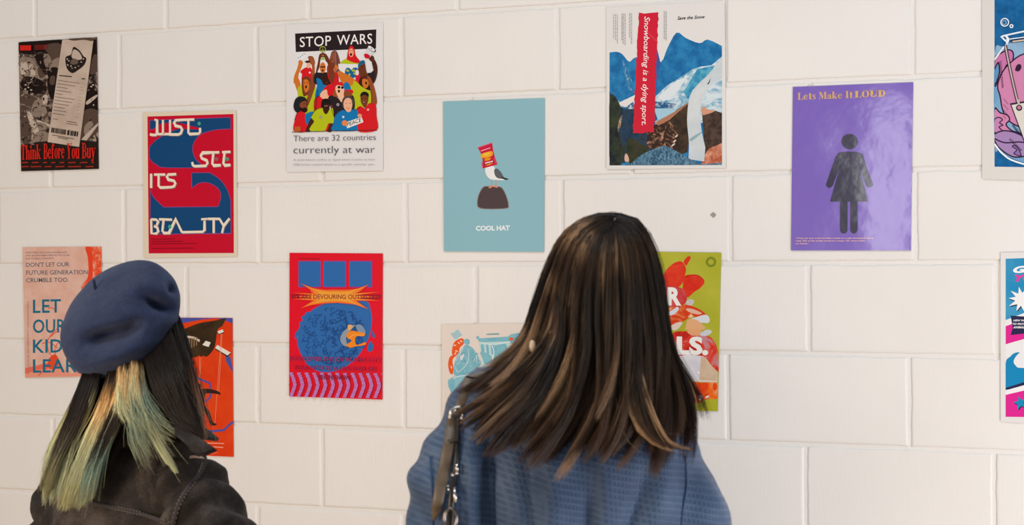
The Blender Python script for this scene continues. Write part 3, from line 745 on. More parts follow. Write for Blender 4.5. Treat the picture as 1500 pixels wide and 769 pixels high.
p.spl([(390, 600), (440, 570), (430, 585), (395, 612)], '#93b0bc'); p.spl([(470, 355), (478, 340), (472, 362), (462, 366)], '#2a5068')
p.poly([(100, 717)] + catmull([(130, 712), (180, 670), (250, 640), (290, 634), (330, 655), (390, 690), (440, 712)], False, 4) + [(527, 705), (527, 717)], ink('#23506e', 0.42, '#6f9ab4', 40, (2, 1, 1), 0, 0.4, 0.66, None, 5, 2))
p.spl([(108, 700), (105, 680), (112, 665), (122, 680), (124, 700)], '#d8b49c')
edge = [(168, 55), (190, 60), (215, 57), (252, 54)]
rr = random.Random(8)
rt = [(252 - (y - 54) * 0.037 + rr.uniform(-2.5, 2.5), y) for y in range(70, 570, 14)]
lf = [(168 - (y - 54) * 0.052 + rr.uniform(-2.5, 2.5), y) for y in range(570, 60, -14)]
p.poly(edge + rt + [(234, 574), (210, 572), (180, 578), (141, 577)] + lf, '#d0203a')
p.line([(205, 140), (250, 186)], 2, '#e85a6a')
p.text('Snowboarding is a dying sport.', (192, 72), (180, 543), 23, '#f4f0f0', 0.006, 1.0, 0.25, rot90=True)
p.text('Save the Snow', (334, 87), (454, 80), 14, '#2c2a2c', 0.012, 1.0, 0.3)
for x, a, b in ((58, 62, 165), (66, 62, 175), (74, 62, 188), (94, 60, 175), (100, 60, 190), (108, 60, 198), (128, 58, 165), (136, 58, 190), (278, 50, 170), (286, 50, 178)):
    y = a
    while y < b:
        L = rr.uniform(6, 16); p.line([(x, y), (x, min(b, y + L))], 2.6, '#a6a4a4', 'lettering'); y += L + 3
p.done()

# --- LETS MAKE IT LOUD
f = crop(1150, 110, 2.85)
p = Poster('glossy purple poster with a dark female figure symbol and gold title',
           [f(34, 50), f(536, 30), f(526, 732), f(26, 732)], '#7d65c0', rough=0.12, relief=0.22)
p.frame = (1150, 110, 2.85)
GD, DG = '#d6ab70', '#39384c'
p.glyphs('Lets', (54, 104), (130, 101), 30, GD, SERIF, 0.06); p.glyphs('Make', (142, 101), (240, 98), 30, GD, SERIF, 0.06)
p.glyphs('It', (254, 97), (284, 96), 30, GD, SERIF, 0.06); p.glyphs('LOUD', (292, 95), (420, 90), 28, GD, serif_table(0.3, 0.05), 0.05)
p.ell(271, 278, 34, 32, DG, n=32)
p.poly(catmull([(212, 345), (222, 328), (245, 321), (296, 321), (320, 328), (330, 345)], False, 4) + catmull([(345, 395), (366, 450), (366, 462), (352, 470), (340, 462)], False, 3) + [(308, 372), (348, 528), (304, 528), (304, 648)] +
       catmull([(304, 648), (298, 658), (289, 661), (279, 658), (274, 648)], False, 3) + [(274, 528), (262, 528), (262, 648)] + catmull([(262, 648), (256, 658), (246, 661), (236, 658), (231, 648)], False, 3) + [(231, 528), (190, 528), (234, 372)] +
       catmull([(200, 462), (186, 471), (174, 462), (176, 448), (194, 395)], False, 3), DG)
p.text('“What the best artist shortlist reveals in a male dominated scene:', (46, 684), (370, 683), 6, '#f0c0c0', 0.02)
p.text('Only 20% of the artists signed to a major UK record label', (46, 695), (334, 694), 6, '#f0c0c0', 0.02)
p.text('are female.”', (46, 706), (102, 706), 6, '#f0c0c0', 0.02)
p.done()

# --- goldfish bowl
p = Poster('white bordered poster of a pink fish in a round glass bowl on blue',
           [(1439, -60), (1625, -72), (1634, 268), (1439, 262)], '#dcdad6')
p.frame = (1430, 0, 2.845)
p.poly([(77, -150), (520, -170), (525, 702), (77, 695)], ink('#14588f', 0.42, '#1d6aa6', 40))
p.spl([(77, 225), (110, 195), (160, 175), (300, 160), (420, 200), (500, 300), (515, 430), (470, 560), (380, 650), (260, 685), (160, 665), (100, 625), (77, 600)], ink('#6fa0c8', 0.42, '#8fb4d4', 10))
p.clipq([(77, -140), (520, -160), (525, 702), (77, 695)])
PK, PU, LN = '#cf86b0', '#a486b8', '#33203c'
def shape(pts, c, w=5): p.spl(pts, c); p.line(catmull(pts, True, 4), w, LN, closed=True)
shape([(77, 250), (100, 225), (135, 208), (155, 222), (150, 260), (125, 275), (110, 330), (95, 330), (77, 360)], '#c678aa')
p.spl([(77, 290), (92, 262), (98, 300), (84, 345), (77, 345)], '#5a94c0'); p.line(catmull([(77, 290), (92, 262), (98, 300), (84, 345), (77, 348)], False, 4), 5, LN)
shape([(100, 400), (90, 360), (105, 310), (140, 265), (200, 225), (300, 215), (400, 280), (430, 400), (380, 500), (260, 540), (160, 520), (115, 470)], PK)
shape([(77, 455), (100, 470), (130, 480), (140, 500), (125, 520), (150, 545), (190, 560), (200, 600), (150, 580), (77, 565)], PK)
shape([(77, 500), (96, 490), (110, 500), (98, 512), (112, 522), (96, 530), (110, 548), (77, 552)], '#c486b6', 4)
shape([(77, 560), (120, 545), (180, 560), (230, 600), (230, 640), (160, 655), (100, 620), (77, 585)], PU)
p.line(catmull([(77, 578), (120, 595), (180, 592), (240, 600)], False, 4), 5, LN)
shape([(150, 610), (170, 625), (158, 640), (188, 650), (170, 610)], '#8c6fae', 3.5)
for k in range(16): p.line([(94 + k * 0.9, 262 + k * 7), (106 + k * 0.6, 255 + k * 7)], 2.2, LN)
for k in range(14): p.line([(116 + (k % 4) * 5, 412 + k * 6), (118 + (k % 4) * 5, 416 + k * 6)], 2.2, LN)
for k in range(10): p.line([(138 + k * 5, 585 + k * 5), (146 + k * 5, 578 + k * 5)], 2.2, LN)
for k in range(10): p.line([(150 + k * 3, 525 + k * 4), (158 + k * 3, 520 + k * 4)], 2.2, LN)
p.ell(177, 283, 11, 16, LN, 25); p.ell(166, 292, 3, 4, LN)
p.line(catmull([(77, 250), (110, 205), (130, 180), (112, 160), (125, 148), (300, 118), (500, 130)], False, 4), 6, '#e8f2fa'); p.line([(125, 166), (300, 142)], 3.5, '#e8f2fa')
p.line(catmull([(130, 180), (134, 165), (125, 150)], False, 4), 8, '#e8f2fa')
p.line(catmull([(77, 600), (110, 640), (160, 672), (260, 690), (400, 650), (500, 520)], False, 5), 6, '#eef6fc')
p.line([(148, 174), (300, 155)], 10, LN); p.line([(152, 174), (300, 155)], 5, '#d8c8b0')
p.line(catmull([(122, 188), (140, 280), (160, 370), (178, 445)], False, 4), 11, LN); p.line(catmull([(122, 190), (140, 280), (160, 370), (178, 442)], False, 4), 5, '#c8b8b4')
p.poly([(142, 432), (320, 405), (420, 640), (240, 700)], LN); p.poly([(148, 438), (318, 412), (412, 636), (242, 692)], '#d9d6ce')
p.line([(176, 415), (180, 446)], 8, '#c8b8b4'); p.ell(180, 450, 13, 13, LN); p.ell(180, 449, 8, 8, '#c07a98')
p.ring(120, 94, 16, 4, '#e8f2fa'); p.ring(118, 95, 8, 3, '#8fc0e0'); p.ring(148, 110, 6, 4, '#e8f2fa')
p.done()

# --- DON'T LET OUR FUTURE GENERATION
p = Poster('pink poster of crumbling orange paint and teal capitals, partly behind the beret',
           [(34, 362), (149.5, 361), (151, 551), (38, 553)], ink('#e2bcae', 0.45, '#dcae9e', 20))
p.frame = (20, 350, 3.494)
OR = ink('#e8502c', 0.45, '#ec7858', 50, (1, 1, 1), 0, 0.45, 0.65, '#e8a890')
p.spl([(372, 40), (455, 38), (456, 180), (440, 210), (420, 250), (400, 260), (380, 240), (360, 275), (350, 240), (385, 190), (382, 90)], OR)
p.spl([(372, 40), (400, 40), (408, 120), (405, 230), (382, 240), (388, 120)], '#e8482a')
p.poly([(60, 662), (140, 640), (200, 628), (300, 690), (456, 640), (457, 700), (62, 708)], '#e89a84')
p.spl([(60, 662), (120, 650), (200, 628), (240, 650), (120, 672), (62, 690)], '#e8705a')
p.spl([(185, 610), (215, 590), (235, 620), (220, 660), (190, 665), (178, 640)], '#e6502c')
for L in ([(235, 450), (180, 515), (185, 580), (215, 610)], [(240, 470), (215, 480), (195, 500)], [(150, 535), (190, 530), (230, 560)], [(180, 355), (200, 352), (215, 362)], [(240, 520), (215, 560), (220, 600)], [(130, 700), (160, 670), (175, 660)]):
    p.line(catmull(L, False, 4), 5, '#e6502c')
for t_, y, x1 in (('MORE THAN 100 SCHOOLS IN ENGLAND', 74, 276), ('THE UK HAVE BEEN FORCED TO CLOSE', 89, 290), ('DUE TO RAAC CONCRETE.', 105, 212)):
    p.text(t_, (66, y), (x1, y - 2), 8, '#6d6a78', 0.0)
for t_, y, x1 in (("DON'T LET OUR", 143, 288), ('FUTURE GENERATION', 183, 383), ('CRUMBLE TOO.', 222, 286)):
    p.text(t_, (68, y), (x1, y - 3), 21, '#506878', 0.005)
TL = '#1d6f8c'
for t_, y, x1 in (('LET', 378, 246), ('OUR', 480, 270), ('KIDS', 582, 300), ('LEARN', 683, 398)):
    p.text(t_, (103, y), (x1, y - 3), 66, TL, 0.012, 1.05)
p.text('HOLD OUR GOVERNMENT ACCOUNTABLE.', (82, 690), (80, 312), 9, '#a08c8c', 0.0, rot90=False) if False else None
V, Fs = glyph_mesh('HOLD OUR GOVERNMENT ACCOUNTABLE.', 0.0, 1.1)
mx = max(v[0] for v in V)
p._add('lettering', [(*p.loc((84 - 3 * v[0] / mx - v[1] / CAP * 9 * 1, 690 - 375 * v[0] / mx)), p.z) for v in V], Fs, p.mat('#a08a8a')); p.z += STEP
p.done()

# --- puppet on strings
p = Poster('red orange poster of a dark hand working a string puppet, lower left wall',
           [(226, 465), (341.5, 465.5), (343, 669), (228, 664)], ink('#dc3c14', 0.42, '#e2481a', 9))
p.frame = (260, 450, 3.34)
BU = '#4c55a8'
p.poly([(-100, 51), (100, 52), (200, 54), (120, 60), (60, 72), (-100, 100)], BU); p.spl([(200, 55), (272, 54), (272, 78), (240, 66)], BU)
p.poly([(236, 228), (262, 245), (273, 300), (272, 318), (240, 262)], BU); p.poly([(120, 190), (150, 170), (165, 182), (128, 205)], BU)
hd = ink('#33261a', 0.42, '#453420', 14)
p.poly(catmull([(-60, 150), (40, 105), (110, 78), (180, 66), (240, 52)], False, 4) + catmull([(240, 56), (222, 92), (200, 110), (190, 170), (180, 205), (150, 240), (132, 235), (145, 200), (110, 235), (80, 245), (60, 225), (-60, 230)], False, 4), hd)
p.spl([(100, 215), (135, 200), (142, 190), (150, 215), (120, 242)], hd)
p.line(catmull([(-60, 160), (60, 145), (112, 165)], False, 3), 12, '#cfc2b4'); 
for k in range(4): p.line([(62 + k * 12, 150 - k), (60 + k * 12, 205 - k * 6)], 7, '#8a7058')
p.poly([(196, 122), (225, 110), (232, 125), (205, 134)], '#2a2018'); p.poly([(198, 118), (224, 108), (230, 121), (206, 130)], '#e8e4dc')
p.poly([(125, 184), (142, 164), (166, 172), (156, 194)], '#e8e4dc'); p.poly([(186, 205), (196, 188), (266, 226), (248, 243)], '#2a2018'); p.poly([(188, 200), (198, 184), (264, 222), (248, 236)], '#e8e4dc')
for L in ([(218, 130), (186, 575)], [(118, 245), (113, 360)], [(112, 245), (110, 380)], [(222, 130), (205, 420)]): p.line(L, 2.2, '#f0a080')
p.line([(20, 365), (100, 346), (162, 372), (164, 440), (140, 462)], 10, BU)
p.line([(110, 608), (180, 606), (232, 600), (256, 575), (275, 560)], 11, BU); p.line([(20, 560), (60, 600), (120, 612)], 11, BU)
PB = '#31241c'
p.ell(106, 387, 14, 15, PB, 20); p.poly([(94, 366), (104, 378), (96, 392)], PB)
p.spl([(90, 425), (112, 402), (140, 398), (175, 402), (208, 414), (214, 428), (198, 424), (150, 420), (138, 432), (136, 478), (160, 510), (176, 560), (196, 570), (184, 578), (164, 572), (142, 520), (112, 500), (90, 520), (84, 500), (104, 470), (104, 430), (88, 445), (76, 440)], PB)
p.text('BE THE ONE TO CUT THE', (110, 668), (232, 664), 6, '#f4c8b8', 0.01) if False else None
p.line([(150, 664), (232, 666)], 5, '#f0a890', 'lettering'); p.line([(180, 682), (228, 686)], 5, '#f0a890', 'lettering'); p.line(catmull([(140, 700), (170, 716), (200, 708)], False, 4), 2.5, '#f08a70', 'lettering')
p.done()

# --- brain
f = crop(415, 360, 3.206)
p = Poster('bright red poster of a blue brain under three blue squares, checked foot',
           [f(32, 33), f(470, 36), f(468, 722), f(30, 707)], '#e4102c')
p.frame = (415, 360, 3.206)
BB = '#2f6cb4'
for a, b in ((76, 180), (193, 297), (315, 419)):
    p.rect(a + 3, 70, b + 2, 196, '#a03a90'); p.rect(a - 2, 74, b - 3, 192, BB)
p.line([(78, 60), (175, 62)], 3.5, '#8c1020', 'lettering')
br = catmull([(72, 420), (80, 380), (105, 335), (150, 295), (200, 272), (260, 262), (330, 262), (395, 262), (412, 300), (418, 350), (408, 420), (388, 460), (350, 520), (290, 570), (230, 590), (170, 588), (120, 560), (88, 510), (70, 460)], True, 5)
p.line(br, 6, '#b04890', closed=True); p.poly(br, BB)
for x, y, a, b in ((100, 335, 14, 8), (88, 362, 12, 7), (115, 318, 12, 7)): p.ell(x, y, a, b, BB, -30)
p.spl([(60, 440), (58, 415), (72, 395), (84, 392), (72, 420)], BB)
p.spl([(400, 470), (412, 448), (426, 470), (420, 492), (402, 496)], BB); p.spl([(420, 400), (430, 412), (434, 430), (422, 428)], BB)
def inside(x, y): return ((x - 240) / 160) ** 2 + ((y - 425) / 140) ** 2 < 0.96
rb = random.Random(21)
DB = '#1d4f94'
# folds: many small meandering lines
cells = [(x, y) for x in range(86, 410, 24) for y in range(282, 580, 24)]
for x, y in cells:
    x += rb.uniform(-5, 5); y += rb.uniform(-5, 5)
    if not inside(x, y): continue
    a = rb.uniform(0, 6.28); pts = [(x, y)]
    for k in range(5):
        a += rb.choice([-1, 1]) * rb.uniform(0.7, 1.5); x += 9.5 * math.cos(a); y += 9.5 * math.sin(a)
        if inside(x, y): pts.append((x, y))
    if len(pts) > 2: p.line(catmull(pts, False, 4), 3.4, DB)
p.spl([(272, 440), (285, 405), (318, 380), (345, 372), (320, 395), (300, 430), (305, 470), (285, 465)], '#8fa0b0')
p.spl([(345, 375), (372, 372), (392, 405), (380, 425), (360, 410)], '#7f98b4')
og = '#f28c28'
p.spl([(300, 425), (318, 400), (350, 402), (385, 410), (384, 424), (352, 424), (342, 440), (350, 465), (388, 452), (390, 465), (345, 472), (318, 478), (300, 465), (325, 445)], og)
p.line(catmull([(310, 436), (330, 420), (345, 418), (380, 418)], False, 4), 3, '#f8b858')
p.spl([(308, 372), (330, 374), (326, 390), (312, 398)], '#e8b070')
star = [(86, 176), (150, 200), (205, 206), (250, 205), (300, 206), (350, 202), (408, 180), (365, 215), (345, 222), (462, 216), (350, 232), (462, 240), (345, 246), (462, 258), (350, 258), (360, 266), (405, 298), (340, 276), (260, 268), (205, 270), (140, 278), (86, 294), (130, 266), (145, 258), (48, 250), (145, 244), (44, 238), (140, 232), (48, 220), (140, 224), (130, 206)]
p.poly([(x, y) for x, y in star], '#f0642c'); 
p.poly([(247 + (x - 247) * 0.88, 238 + (y - 238) * 0.84) for x, y in star], '#f28a34')
p.poly([(247 + (x - 247) * 0.66, 238 + (y - 238) * 0.66) for x, y in star], '#f0a63c')
p.text('WE ARE DEVOURING OUTSELVES!?', (40, 248), (462, 250), 20, '#8c2438', 0.014)
PP, P2 = '#c060b0', '#d01030'
y = 596
for r_ in range(11):
    off = (0, 5, 10, 13, 16, 18, 16, 13, 9, 5, 1)[r_]
    x = 34 + off - 36
    yy = 596 + r_ * 10.6
    while x < 468:
        sk = (x - 250) / 220.0 * 2
        x0 = max(31, x); x1 = min(468, x + 17)
        if x1 > x0: p.poly([(x0, yy + sk), (x1, yy + sk), (x1 - 1, yy + 10 + sk), (x0, yy + 10 + sk)], '#bf78bc' if (r_ + int(x / 36)) % 2 else '#b884cc')
        x += 36
p.text('REDISCOVER THE JOY IN SIMPLICITY', (36, 538), (464, 546), 19, '#a82a58', 0.014)
p.text('YOUR PATH TO A HEALTHIER LIFE', (54, 580), (444, 588), 19, '#a0244c', 0.014)
p.text('BEGINS NOW.', (172, 625), (325, 628), 19, '#8c1c3c', 0.014)
p.done()

# --- pale plastic bottles
p = Poster('pale poster of light blue plastic bottles and bin bags, behind the long brown hair',
           [(648, 475), (799, 473), (802, 692), (649, 690)], '#e6dcd4')
p.frame = (640, 460, 5.913)
PB_ = ink('#84c0d0', 0.42, '#74b6ca', 30); WH = '#d8e6e8'; ORG = '#ec5c20'
p.poly([(120, 170), (185, 125), (230, 180), (160, 228)], '#d5e2e4')
for k in range(5): p.line([(122 + k * 9, 172 + k * 11), (150 + k * 8, 168 + k * 9), (190 + k * 8, 136 + k * 10)], 6, '#6aaec2')
p.spl([(140, 285), (155, 245), (190, 218), (232, 212), (238, 255), (205, 290), (195, 330), (160, 370), (135, 340)], ORG)
p.spl([(112, 380), (135, 358), (162, 362), (140, 400), (148, 470), (140, 520), (115, 505), (102, 440)], ORG)
for x, y, a in ((160, 270, 0), (195, 250, 40), (175, 320, 10), (130, 460, 80), (215, 235, 30), (165, 340, 120)): p.ell(x, y, 14, 5, '#f0dccc', a, 9)
p.spl([(235, 240), (255, 215), (285, 222), (288, 255), (262, 265)], PB_)
p.spl([(255, 265), (310, 290), (350, 340), (380, 400), (385, 440), (340, 480), (270, 520), (190, 535), (150, 520), (155, 440), (180, 370), (225, 300)], PB_)
for L in ([(262, 280), (280, 330), (270, 420), (210, 490), (180, 500)], [(250, 280), (200, 350), (170, 420)], [(320, 300), (350, 370), (345, 420)], [(190, 410), (215, 390), (230, 400)], [(350, 340), (372, 380), (370, 430)], [(160, 440), (178, 495), (200, 500)]):
    p.line(catmull(L, False, 4), 6, WH, taper=True)
p.spl([(205, 370), (230, 340), (240, 360), (215, 400)], WH)
p.spl([(120, 560), (200, 530), (300, 520), (420, 440), (420, 600), (200, 660), (110, 640)], '#8cc4d2'); p.line(catmull([(110, 590), (170, 545), (260, 530)], False, 4), 8, WH)
p.spl([(100, 580), (150, 560), (160, 640), (130, 680)], PB_)
p.poly([(350, 195), (370, 210), (480, 205), (620, 195), (700, 165), (760, 165), (760, 260), (370, 240)], PB_); p.spl([(345, 205), (358, 188), (372, 200), (365, 222)], PB_)
p.poly([(372, 245), (640, 235), (640, 420), (400, 430)], '#bcdce0')
p.poly([(440, 170), (540, 165), (545, 178), (430, 180)], '#78a8b0')
for a, b in ((385, 410), (430, 450), (470, 500)): p.poly([(a, 262), (b, 262), (b + 8, 340), (a + 10, 350)], PB_)
p.poly([(505, 270), (600, 255), (620, 300), (560, 400), (500, 400)], PB_); p.spl([(380, 330), (420, 330), (470, 360), (480, 400), (430, 440), (400, 380)], PB_)
p.line(catmull([(370, 245), (480, 262), (640, 240)], False, 4), 7, '#e4eef0'); p.line(catmull([(480, 270), (500, 330), (480, 400)], False, 4), 8, '#e4eef0')
rbt = random.Random(5)
for k in range(46):
    x = rbt.uniform(160, 370); y = rbt.uniform(300, 520); a = rbt.uniform(-1.9, -1.0); l = rbt.uniform(14, 44)
    if ((x - 270) / 110) ** 2 + ((y - 410) / 110) ** 2 > 0.9: continue
    p.line(catmull([(x, y), (x + l * .5 * math.cos(a), y - l * .5 * math.sin(a) * -1), (x + l * math.cos(a + .5), y + l * math.sin(a + .5))], False, 3), rbt.uniform(2.5, 6), rbt.choice([WH, '#5fa6bc', '#b4d6de']), taper=True)
for k in range(26):
    x = rbt.uniform(375, 640); y = rbt.uniform(250, 400)
    p.line([(x, y), (x + rbt.uniform(-6, 14), y + rbt.uniform(16, 50))], rbt.uniform(3, 8), rbt.choice([WH, PB_, '#a8d0da', '#5fa6bc']), taper=True)
p.ell(650, 215, 16, 14, ORG); p.spl([(640, 180), (720, 170), (740, 200), (660, 205)], PB_)
p.done()

# --- olive poster with heaped plastic
p = Poster('olive green poster of red and white plastic piled up, right of the long brown hair',
           [(905, 368), (1057, 370), (1052, 602), (907, 600)], ink('#aeb030', 0.42, '#b8b83c', 8))
p.frame = (960, 365, 6.41)
RDm = ink('#d82818', 0.42, '#e84a2c', 14, (1, 1, 1), 0, 0.4, 0.65, None, 4, 1)
p.spl([(75, 260), (110, 190), (180, 130), (250, 115), (290, 180), (280, 250), (250, 330), (180, 370), (60, 360)], RDm)
p.spl([(270, 118), (300, 75), (325, 65), (335, 85), (310, 130), (292, 155)], '#d8321c')
p.spl([(275, 260), (340, 238), (410, 245), (465, 300), (430, 360), (370, 400), (305, 452), (262, 390)], RDm)
p.line(catmull([(280, 265), (350, 245), (410, 250), (462, 298)], False, 4), 6, '#a81c14')
p.spl([(60, 370), (150, 350), (260, 370), (300, 450), (270, 520), (160, 560), (60, 540)], ink('#c8303c', 0.42, '#d85c58', 20))
p.spl([(300, 480), (340, 468), (370, 490), (340, 530), (295, 520)], '#ccc4c0')
p.spl([(100, 560), (200, 540), (290, 520), (400, 555), (480, 610), (500, 660), (420, 640), (330, 640), (260, 680), (150, 720), (90, 700)], ink('#d8401c', 0.42, '#e88a50', 20, (1, 1, 1), 0, 0.45, 0.6, '#f0d8c4', 4, 1))
p.spl([(290, 560), (350, 560), (440, 600), (400, 612), (320, 590)], '#e8b8a0')
p.spl([(330, 660), (380, 640), (470, 615), (510, 640), (505, 690), (440, 690), (380, 700)], '#dcdfe6')
p.spl([(310, 660), (380, 660), (440, 700), (470, 750), (300, 760), (290, 720)], '#e8b080')
p.spl([(120, 600), (180, 560), (210, 540), (225, 565), (180, 610), (130, 620)], '#d8dce8')
p.spl([(130, 740), (200, 690), (260, 690), (200, 760)], '#e0cfc4')
p.ring(526, 120, 46, 4.5, '#5f7a1c', 46); p.ring(526, 120, 38, 4.5, '#5f7a1c', 38); p.ring(526, 120, 30, 4, '#5f7a1c', 30)
p.frame = (960, 485, 6.15)
p.spl([(160, 20), (240, 0), (330, 10), (420, 30), (510, 60), (560, 150), (572, 230), (570, 370), (520, 320), (460, 250), (380, 240), (300, 210), (200, 260), (150, 120)], ink('#c02420', 0.42, '#e03c28', 16, (1, 1, 1), 0, 0.42, 0.62, '#c88a90', 4, 1))
p.spl([(290, 0), (400, -20), (420, 30), (340, 40)], '#e8a878'); p.spl([(410, 20), (470, -15), (515, 5), (470, 40), (420, 42)], '#d0d2da')
p.poly([(222, 225), (300, 208), (440, 226), (450, 330), (420, 440), (270, 440), (240, 340)], ink('#cfcdd8', 0.42, '#e4e2e6', 10))
p.poly([(415, 225), (460, 240), (500, 300), (570, 370), (566, 450), (400, 440)], ink('#caa888', 0.42, '#d8c0a4', 12))
p.ell(392, 372, 10, 12, '#f4f0e4'); p.line([(270, 445), (420, 448), (560, 455)], 16, '#e0d4c8')
p.spl([(240, 500), (300, 480), (350, 455), (420, 465), (500, 460), (565, 470), (566, 600), (500, 610), (440, 620), (380, 650), (300, 630), (230, 560)], ink('#e84418', 0.42, '#f47a2c', 12, (1, 1, 1), 0, 0.4, 0.6, '#f09a60', 4, 1))
p.ell(410, 598, 18, 24, '#e8e8e8', 20); p.ell(470, 592, 20, 10, '#e8d8cc', -30); p.ell(540, 500, 20, 34, '#e84818')
p.frame = (960, 365, 6.41)
for tt, x0, x1, y, h in (('R', 118, 248, 518, 150),): p.text(tt, (x0, y), (x1, y), h, '#f2f2ee', 0.05)
p.text('OU', (-130, 518), (100, 518), 150, '#f2f2ee', 0.05)
p.frame = (960, 485, 6.15)
p.text('LS.', (196, 200), (480, 204), 142, '#f2f2ee', 0.05)
p.text('ANIMA', (-330, 200), (176, 200), 142, '#f2f2ee', 0.05) if False else None
p.done()

# --- comic poster at the right edge
p = Poster('comic style blue and magenta poster with a white burst and star',
           [(1466, 370), (1612, 367), (1616, 626), (1466, 617)], '#e2e2e2')
p.frame = (1450, 360, 2.74)
p.clipq([(64, 52), (410, 40), (416, 690), (64, 688)])
CY, MG, NV = '#1c88bc', '#dc2c94', '#2c2c50'
p.poly([(64, 52), (410, 40), (416, 690), (64, 688)], '#e8e8ea')
p.poly([(64, 52), (410, 40), (412, 190), (240, 230), (64, 298)], ink(CY, 0.3, '#5aa8cc', 6, (1, 1, 1), 0, 0.4, 0.75))
p.poly([(64, 322), (240, 262), (412, 215), (414, 330), (240, 345), (64, 395)], MG)
p.poly([(84, 280), (230, 290), (230, 345), (160, 350), (84, 358), (92, 330)], NV)
star = []
for k in range(20):
    a = k * math.pi / 10 + 0.1; rr_ = 52 if k % 2 == 0 else 26
    star.append((128 + rr_ * math.cos(a) * (1.0 if k % 4 else 1.12), 215 + rr_ * math.sin(a)))
p.poly([(x + 3, y + 5) for x, y in star], '#333a5c'); p.poly(star, '#eeeef0')
p.text('GIVE', (94, 108), (250, 103), 24, '#f2f2f4', 0.05, 1.0, 0.3); p.text('YOUR', (100, 142), (256, 138), 24, '#e0409c', 0.05, 1.0, 0.3)
p.text('NEW WAYS', (94, 303), (160, 303), 7, '#eeeef2', 0.03, 1.0, 0.3); p.text('TO PROTECT', (92, 317), (164, 317), 7, '#eeeef2', 0.03, 1.0, 0.3); p.text('ANIMALS', (94, 331), (146, 331), 8, '#eeeef2', 0.03, 1.0, 0.3)
p.spl([(64, 470), (82, 445), (100, 430), (120, 428), (108, 440), (96, 462), (104, 480), (130, 490), (260, 480), (414, 420), (415, 520), (240, 530), (64, 575)], CY)
p.poly([(64, 570), (160, 540), (300, 520), (415, 480), (415, 510), (300, 545), (64, 578)], NV); p.poly([(64, 580), (160, 553), (415, 500), (415, 540), (160, 575), (64, 600)], '#eeeef2')
p.poly([(64, 598), (160, 575), (415, 535), (416, 690), (64, 686)], MG)
def st5(x, y, r, c):
    p.poly([(x + (r if k % 2 == 0 else r * 0.42) * math.sin(k * math.pi / 5 - 0.25), y - (r if k % 2 == 0 else r * 0.42) * math.cos(k * math.pi / 5 - 0.25)) for k in range(10)], c)
st5(126, 634, 30, NV); st5(123, 630, 29, '#1c8cbc')
p.done()
# ------------------------------------------------------------------ body and cloth building
def V3(*a): return Vector(a)
class Blobs:
    """collects closed tapering limbs and ellipsoids, then fuses them into one continuous skin"""
    def __init__(s): s.v = []; s.f = []
    def ring_tube(s, rings, seg=20):
        k = len(s.v); n = len(rings)
        for c, u, v in rings:
            for j in range(seg):
                a = 2 * math.pi * j / seg; s.v.append(c + u * math.cos(a) + v * math.sin(a))
        for i in range(n - 1):
            for j in range(seg):
                a, b = k + i * seg + j, k + i * seg + (j + 1) % seg
                s.f.append((a, b, b + seg, a + seg))
        s.f.append(tuple(k + j for j in range(seg))[::-1]); s.f.append(tuple(k + (n - 1) * seg + j for j in range(seg)))
    def ell(s, c, r, rot=None, n=14):
        rings = []; c = Vector(c); r = Vector(r) if hasattr(r, '__len__') else Vector((r, r, r))
        M = rot if rot is not None else Matrix.Identity(3)
        for i in range(n + 1):
            a = math.pi * (0.02 + 0.96 * i / n)
            h, q = -math.cos(a), math.sin(a)
            rings.append((c + M @ V3(0, 0, r.z * h), M @ V3(r.x * q, 0, 0), M @ V3(0, r.y * q, 0)))
        s.ring_tube(rings)
    def torso(s, rings):                 # (x, y, z, rx, ry)
        s.ring_tube([(V3(x, y, z), V3(rx, 0, 0), V3(0, ry, 0)) for x, y, z, rx, ry in rings], 32)
    def limb(s, pts, rad, joint=True, seg=14):
        P = [Vector(p) for p in pts]
        for i in range(len(P) - 1):
            a, b = P[i], P[i + 1]; d = (b - a).normalized()
            u = d.cross(V3(0, 1, 0.13)).normalized(); v = d.cross(u)
            s.ring_tube([(a.lerp(b, t), u * (rad[i] + (rad[i + 1] - rad[i]) * t), v * (rad[i] + (rad[i + 1] - rad[i]) * t)) for t in (0, .33, .66, 1)], seg)
        for p, r in zip(P, rad): s.ell(p, r, n=8)
    def build(s, name, mat, parent, voxel, smooth_it=6, disp=None, M=None, factor=0.5):
        me = bpy.data.meshes.new(name); me.from_pydata([tuple(v) for v in s.v], [], s.f); me.update()
        bm = bmesh.new(); bm.from_mesh(me); bmesh.ops.recalc_face_normals(bm, faces=bm.faces); bm.to_mesh(me); bm.free()
        o = bpy.data.objects.new(name, me); C.objects.link(o)
        r = o.modifiers.new('fuse', 'REMESH'); r.mode = 'VOXEL'; r.voxel_size = voxel
        q = o.modifiers.new('soften', 'SMOOTH'); q.iterations = smooth_it; q.factor = factor
        dg = bpy.context.evaluated_depsgraph_get()
        out = bpy.data.meshes.new_from_object(o.evaluated_get(dg)); out.name = name
        o.modifiers.clear(); o.data = out; bpy.data.meshes.remove(me)
        n = len(out.vertices); co = np.empty(n * 3); out.vertices.foreach_get('co', co); co = co.reshape(n, 3)
        if disp is not None:
            no = np.empty(n * 3); out.vertices.foreach_get('normal', no); no = no.reshape(n, 3)
            co = co + no * disp(co, no)[:, None]
        if M is not None:
            A = np.array(M); co = co @ A[:3, :3].T + A[:3, 3]
        out.vertices.foreach_set('co', co.reshape(-1)); out.update()
        out.polygons.foreach_set('use_smooth', [True] * len(out.polygons))
        out.materials.clear(); out.materials.append(mat)
        o.parent = parent
        return o

def bvh_of(o):
    me = o.data
    return BVHTree.FromPolygons([v.co for v in me.vertices], [p.vertices[:] for p in me.polygons])

def skin_mat(name, c):
    m = N(name, 0.5); m.col(lin(c)); m.b.inputs['Subsurface Weight'].default_value = 0.08
    m.bump(m.noise(400, 2), 0.15, 0.0005); return m.m

